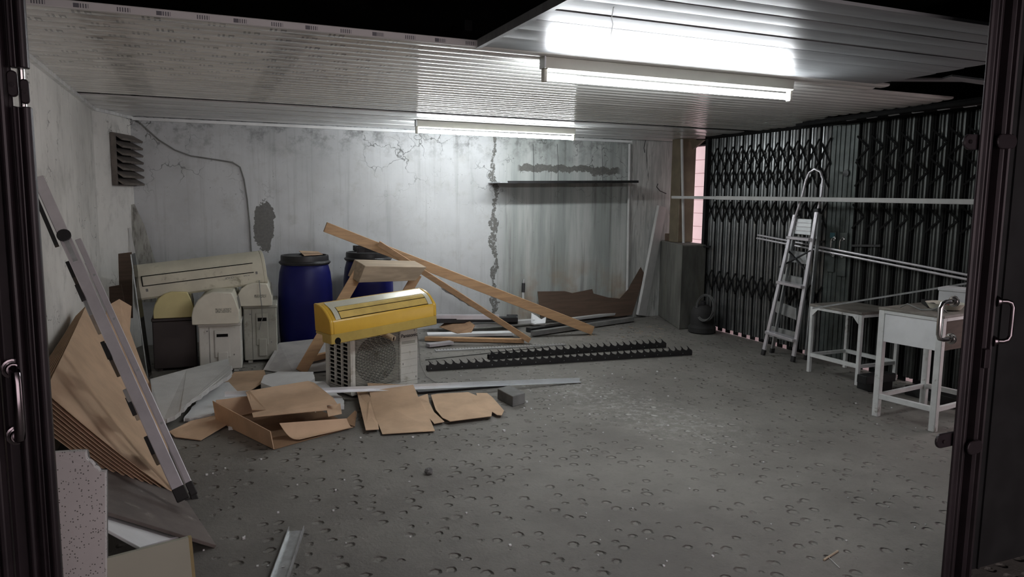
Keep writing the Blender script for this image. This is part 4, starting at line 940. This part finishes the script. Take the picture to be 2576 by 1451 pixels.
# ================================================================== STEPLADDER at the gate
sl2 = thing('step_ladder', 'open aluminium stepladder with round top hoop leaning against the side gate', 'ladder', (5.38, 5.75, 0))
fl0, fr0 = A(1919, 893, z=0), A(1994, 910, z=0); fl1, fr1 = A(2000, 540, x=5.56), A(2055, 533, x=5.58)
for a, b in ((fl0, fl1), (fr0, fr1)):
    dd = (b-a).normalized()
    MB().bar(a+dd*.05, b, .040, .024, (1, 0, 0)).build('front_rail', ALU, sl2, bevel=.003)
    MB().bar(a, a+dd*.06, .044, .030, (1, 0, 0)).build('rubber_foot', RUBBER, sl2, bevel=.003)
hp = [fl1-(fl1-fl0).normalized()*.08, A(2018, 495, x=5.57), A(2027, 455, x=5.585), A(2036, 434, x=5.59), A(2050, 425, x=5.595), A(2064, 432, x=5.60), A(2070, 450, x=5.60), A(2066, 490, x=5.59), fr1-(fr1-fr0).normalized()*.08]
MB().tube(hp, .012, 10).build('hoop', ALU, sl2, smooth=True)
bl0, br0 = A(1910, 882, z=0), A(1990, 880, z=0); br0 = V((5.62, fr0.y+.03, 0)); bl0 = V((5.53, fl0.y+.06, 0))
bl1, br1 = fl1+V((.04, 0, -.02)), fr1+V((.04, 0, -.02))
for a, b in ((bl0, bl1), (br0, br1)):
    dd = (b-a).normalized(); MB().bar(a+dd*.04, b, .02, .04, (1, 0, 0)).build('rear_rail', ALU_D, sl2, bevel=.003); MB().bar(a, a+dd*.05, .026, .045, (1, 0, 0)).build('rubber_foot', RUBBER, sl2)
def onr(a, b, z): return a.lerp(b, (z-a.z)/(b.z-a.z))
zz = [onr(fl0, fl1, 0).z]
for py_l, py_r in ((829, 856), (704, 722), (592, 603)):
    def hit(a, b, py):
        lo, hi = 0., 1.
        for _ in range(40):
            mdl = (lo+hi)/2; p = a.lerp(b, mdl)-CO; yy = H/2 - FPX*p.dot(CU)/p.dot(_f)
            if yy > py: lo = mdl
            else: hi = mdl
        return a.lerp(b, lo)
    p, q = hit(fl0, fl1, py_l+5), hit(fr0, fr1, py_r)
    MB().bar(p+V((-.01, 0, 0)), q+V((-.01, 0, 0)), .09, .03).build('step', ALU, sl2, bevel=.004)
for x0, y0, x1, y1 in ((1932, 818, 2000, 835), (1950, 755, 2002, 775), (1966, 688, 2016, 698), (1982, 628, 2028, 635)):
    h_ = {818: 28, 755: 30, 688: 24, 628: 30}[y0]
    q = [A(x0, y0, x=5.60), A(x1, y1, x=5.60), A(x1, y1+h_, x=5.595), A(x0, y0+h_, x=5.595)]
    MB().prism(q, (.02, 0, 0)).build('rear_step', ALU_D, sl2, bevel=.003)
q = [A(2000, 549, x=5.57), A(2041, 551, x=5.57), A(2038, 592, x=5.55), A(1997, 588, x=5.55)]
MB().prism(q, (.025, 0, 0)).build('tool_tray', ALU_D, sl2, bevel=.004)
for k in range(1, 4): MB().bar(q[0].lerp(q[3], k/4)+V((-.003, 0, 0)), q[1].lerp(q[2], k/4)+V((-.003, 0, 0)), .006, .006).build('tray_rib', ALU, sl2)
for (xa, ya, xb, yb) in ((1975, 622, 2030, 682), (2040, 630, 1960, 672)):
    MB().bar(A(xa, ya, x=5.53), A(xb, yb, x=5.53), .012, .02, (1, 0, 0)).build('spreader', BLACKP, sl2)
MB().box(fr1-V((.02, .03, .0)), fr1+V((.03, .03, .035))).build('joint_cap', BLACKP, sl2, bevel=.005)

# long rails resting on the gate
a, b = A(1906, 591, x=5.68), A(2437, 692, x=5.68)
rl = thing('metal_rail', 'long bright double metal rail sloping along the side gate', 'rail', (5.68, 5, 1.0))
MB().tube([a+V((0, 0, .0)), b], .011, 8).build('upper_tube', ALU, rl, smooth=True); MB().tube([a+V((-.01, 0, -.035)), b+V((-.01, 0, -.035))], .011, 8).build('lower_tube', ALU, rl, smooth=True)

# ================================================================== TABLES
def table(label, f0, f1, dep, hgt, legs_w, low, top_mat, group='white steel work tables', panel=0, gusset=True):
    ax = (f1-f0); w = ax.length; ax.normalize()     # front edge runs towards the viewer; depth goes to the gate
    F = frame(f0, ax)                                # x along front edge, y = depth direction
    t = thing('work_table', label, 'table', F @ V((w/2, dep/2, 0)), group)
    s = legs_w
    for x, y in ((0, 0), (w-s, 0), (0, dep-s), (w-s, dep-s)):
        MB(F).box((x, y, 0), (x+s, y+s, hgt-.02)).build('leg', WHITEM, t, bevel=.003)
    MB(F).box((s, 0, hgt-.045), (w-s, s*.8, hgt-.02)).build('apron', WHITEM, t); MB(F).box((s, dep-s, hgt-.045), (w-s, dep-s*.2, hgt-.02)).build('apron', WHITEM, t)
    for x in (0, w-s*.8): MB(F).box((x, s, hgt-.045), (x+s*.8, dep-s, hgt-.02)).build('apron', WHITEM, t)
    MB(F).box((s, .004, low), (w-s, s*.8, low+.035)).build('stretcher', WHITEM, t); MB(F).box((s, dep-s, low), (w-s, dep-s*.2, low+.035)).build('stretcher', WHITEM, t)
    for x in (.004, w-s*.8): MB(F).box((x, s, low), (x+s*.6, dep-s, low+.03)).build('stretcher', WHITEM, t)
    if gusset:
        for x, sg in ((s, 1), (w-s, -1)): MB(F).prism([(x, -.002, hgt-.045), (x+sg*.06, -.002, hgt-.045), (x, -.002, hgt-.105)], (0, .004, 0)).build('gusset', WHITEM, t)
    return t, F, w
f0, f1 = A(2028, 934, z=0), A(2156, 970, z=0)
t1, F1, w1 = table('low white steel table with grimy top beside the stepladder', f0, f1, .50, .645, .032, .15, GREYT)
MB(F1).box((-.005, -.008, .626), (w1+.005, .505, .648)).build('table_top', GREYT, t1, bevel=.003)
f0, f1 = A(2192, 1045, z=0), A(2350, 1088, z=0)
t2, F2t, w2 = table('taller white steel table with a white front panel, nearest the right door', f0, f1, .68, .83, .045, .14, GREYT, gusset=False)
MB(F2t).box((.045, .006, .575), (w2-.045, .016, .80)).build('front_panel', WBOARD, t2, bevel=.002)
MB(F2t).box((w2-.02, .045, .575), (w2-.010, .64, .80)).build('side_panel', DWOOD, t2)
MB(F2t).box((-.004, -.004, .808), (w2+.004, .684, .826)).build('table_top', GREYT, t2, bevel=.003)
# things on the tall table
p = A(2336, 778, z=.83); p = F2t @ V((.30, .33, .826))
bw = thing('wash_basin', 'dirty white basin with red fitting on the tall table', 'basin', p)
MB().lathe([(.05, 0), (.10, .008), (.125, .045), (.13, .05), (.118, .046), (.095, .014), (.01, .01)], p, 24).build('bowl', OFFW, bw, smooth=True)
MB().tube([p+V((0, 0, .03)), p+V((-.01, -.02, .05)), p+V((.02, -.07, .045))], .014, 8).build('red_fitting', RED, bw, smooth=True)
pts = [F2t @ V(q) for q in ((.10, .10, .832), (.14, .12, .86), (.20, .10, .85), (.26, .09, .835), (.33, .10, .845), (.38, .12, .87), (.40, .16, .835), (.36, .2, .835), (.30, .16, .834))]
tag(MB().tube(pts, .006, 6).build('looped_hose', CABLE, smooth=True), 'thin looped hose lying in front of the basin', 'hose')
tag(MB().bar(F2t @ V((.06, .50, .845)), F2t @ V((.22, .30, .845)), .06, .035).build('dark_tool', BLACKM, bevel=.006), 'dark elongated tool lying left of the basin', 'tool')
wb = thing('white_box', 'small white lidded box on the far end of the tall table', 'box', F2t @ V((.52, .58, .826)))
Fb = frame(V((5.24, 3.95, .826)), V((.35, -1, 0))); wb.location = Fb @ V((.15, .1, 0)); ROOT[wb.name] = Fb @ V((.15, .1, 0))
MB(Fb).box((0, 0, 0), (.32, .18, .10)).build('body', WBOARD, wb, bevel=.004); MB(Fb).box((-.006, -.006, .10), (.326, .186, .125)).build('lid', WBOARD, wb, bevel=.004)
a, b = A(2045, 775, z=.655), A(2436, 712, x=5.62)
tag(MB().bar(a, b, .045, .012).build('flat_bar', GALV), 'long flat metal bar rising from the low table towards the door', 'bar')
# things under the tables
for i, (lab, c, s_, m_) in enumerate((('dark wooden block on the floor under the tall table, the farther', (5.30, 4.52, 0), (.24, .16, .09), BLACKM), ('dark wooden block crossing over the lower block', (5.22, 4.44, .09), (.34, .10, .07), BLACKM), ('black bar lying near the gate under the tall table', (5.45, 4.05, 0), (.12, .5, .08), BLACKM))):
    tag(MB().box((c[0]-s_[0]/2, c[1]-s_[1]/2, c[2]), (c[0]+s_[0]/2, c[1]+s_[1]/2, c[2]+s_[2])).build('scrap_block', m_, bevel=.005), lab, 'block')

# ================================================================== FLOOR LITTER
p = A(1078, 1192, z=0)
rk = MB(); rs = random.Random(2)
rk.lathe([(.006, 0), (.022, .006), (.026, .018), (.018, .032), (.006, .036)], p, 9); rk.v = [q+V((rs.uniform(-.005, .005), rs.uniform(-.005, .005), rs.uniform(-.002, .004))) for q in rk.v]
tag(rk.build('pebble', CONC_D), 'small dark lump of rubble alone on the open floor', 'rubble')
a, b = A(2072, 1408, z=.004), A(2108, 1385, z=.004)
tag(MB().bar(a, b, .006, .006).build('wood_sliver', GREYW), 'thin wooden sliver on the floor at lower right', 'stick')
a, b = A(2085, 1402, z=.003), A(2112, 1428, z=.003)
tag(MB().tube([a, b], .002, 5).build('straw', PIPEW), 'pale straw touching the wooden sliver', 'straw')
cr = MB(); rs = random.Random(9)
def crumb(px, py, s):
    p = A(px, py, z=0); cr.box((p.x-s, p.y-s, 0), (p.x+s*rs.uniform(.6, 1.4), p.y+s*rs.uniform(.6, 1.4), s*1.4))
for _ in range(70): crumb(rs.uniform(900, 1700), rs.uniform(930, 1110), rs.uniform(.003, .006))
for _ in range(60): crumb(rs.uniform(500, 2350), rs.uniform(1000, 1440), rs.uniform(.0025, .005))
for px, py, s in ((614, 1355, .007), (712, 1428, .005), (580, 1080, .014), (1268, 1085, .008), (700, 1290, .005), (520, 1195, .006), (1325, 1012, .008)): crumb(px, py, s)
tag(cr.build('foam_crumbs', FOAM), 'white foam crumbs scattered over the floor', 'crumbs', kind='stuff')
st = MB()
for _ in range(60):
    p = A(rs.uniform(1480, 1680), rs.uniform(815, 850), z=.003); a_ = rs.uniform(0, 6.28); l_ = rs.uniform(.02, .07)
    st.bar(p, p+V((math.cos(a_)*l_, math.sin(a_)*l_, rs.uniform(0, .008))), .004, .003)
tag(st.build('wood_splinters', GREYW), 'pale splinters strewn at the foot of the long beam', 'splinters', kind='stuff')
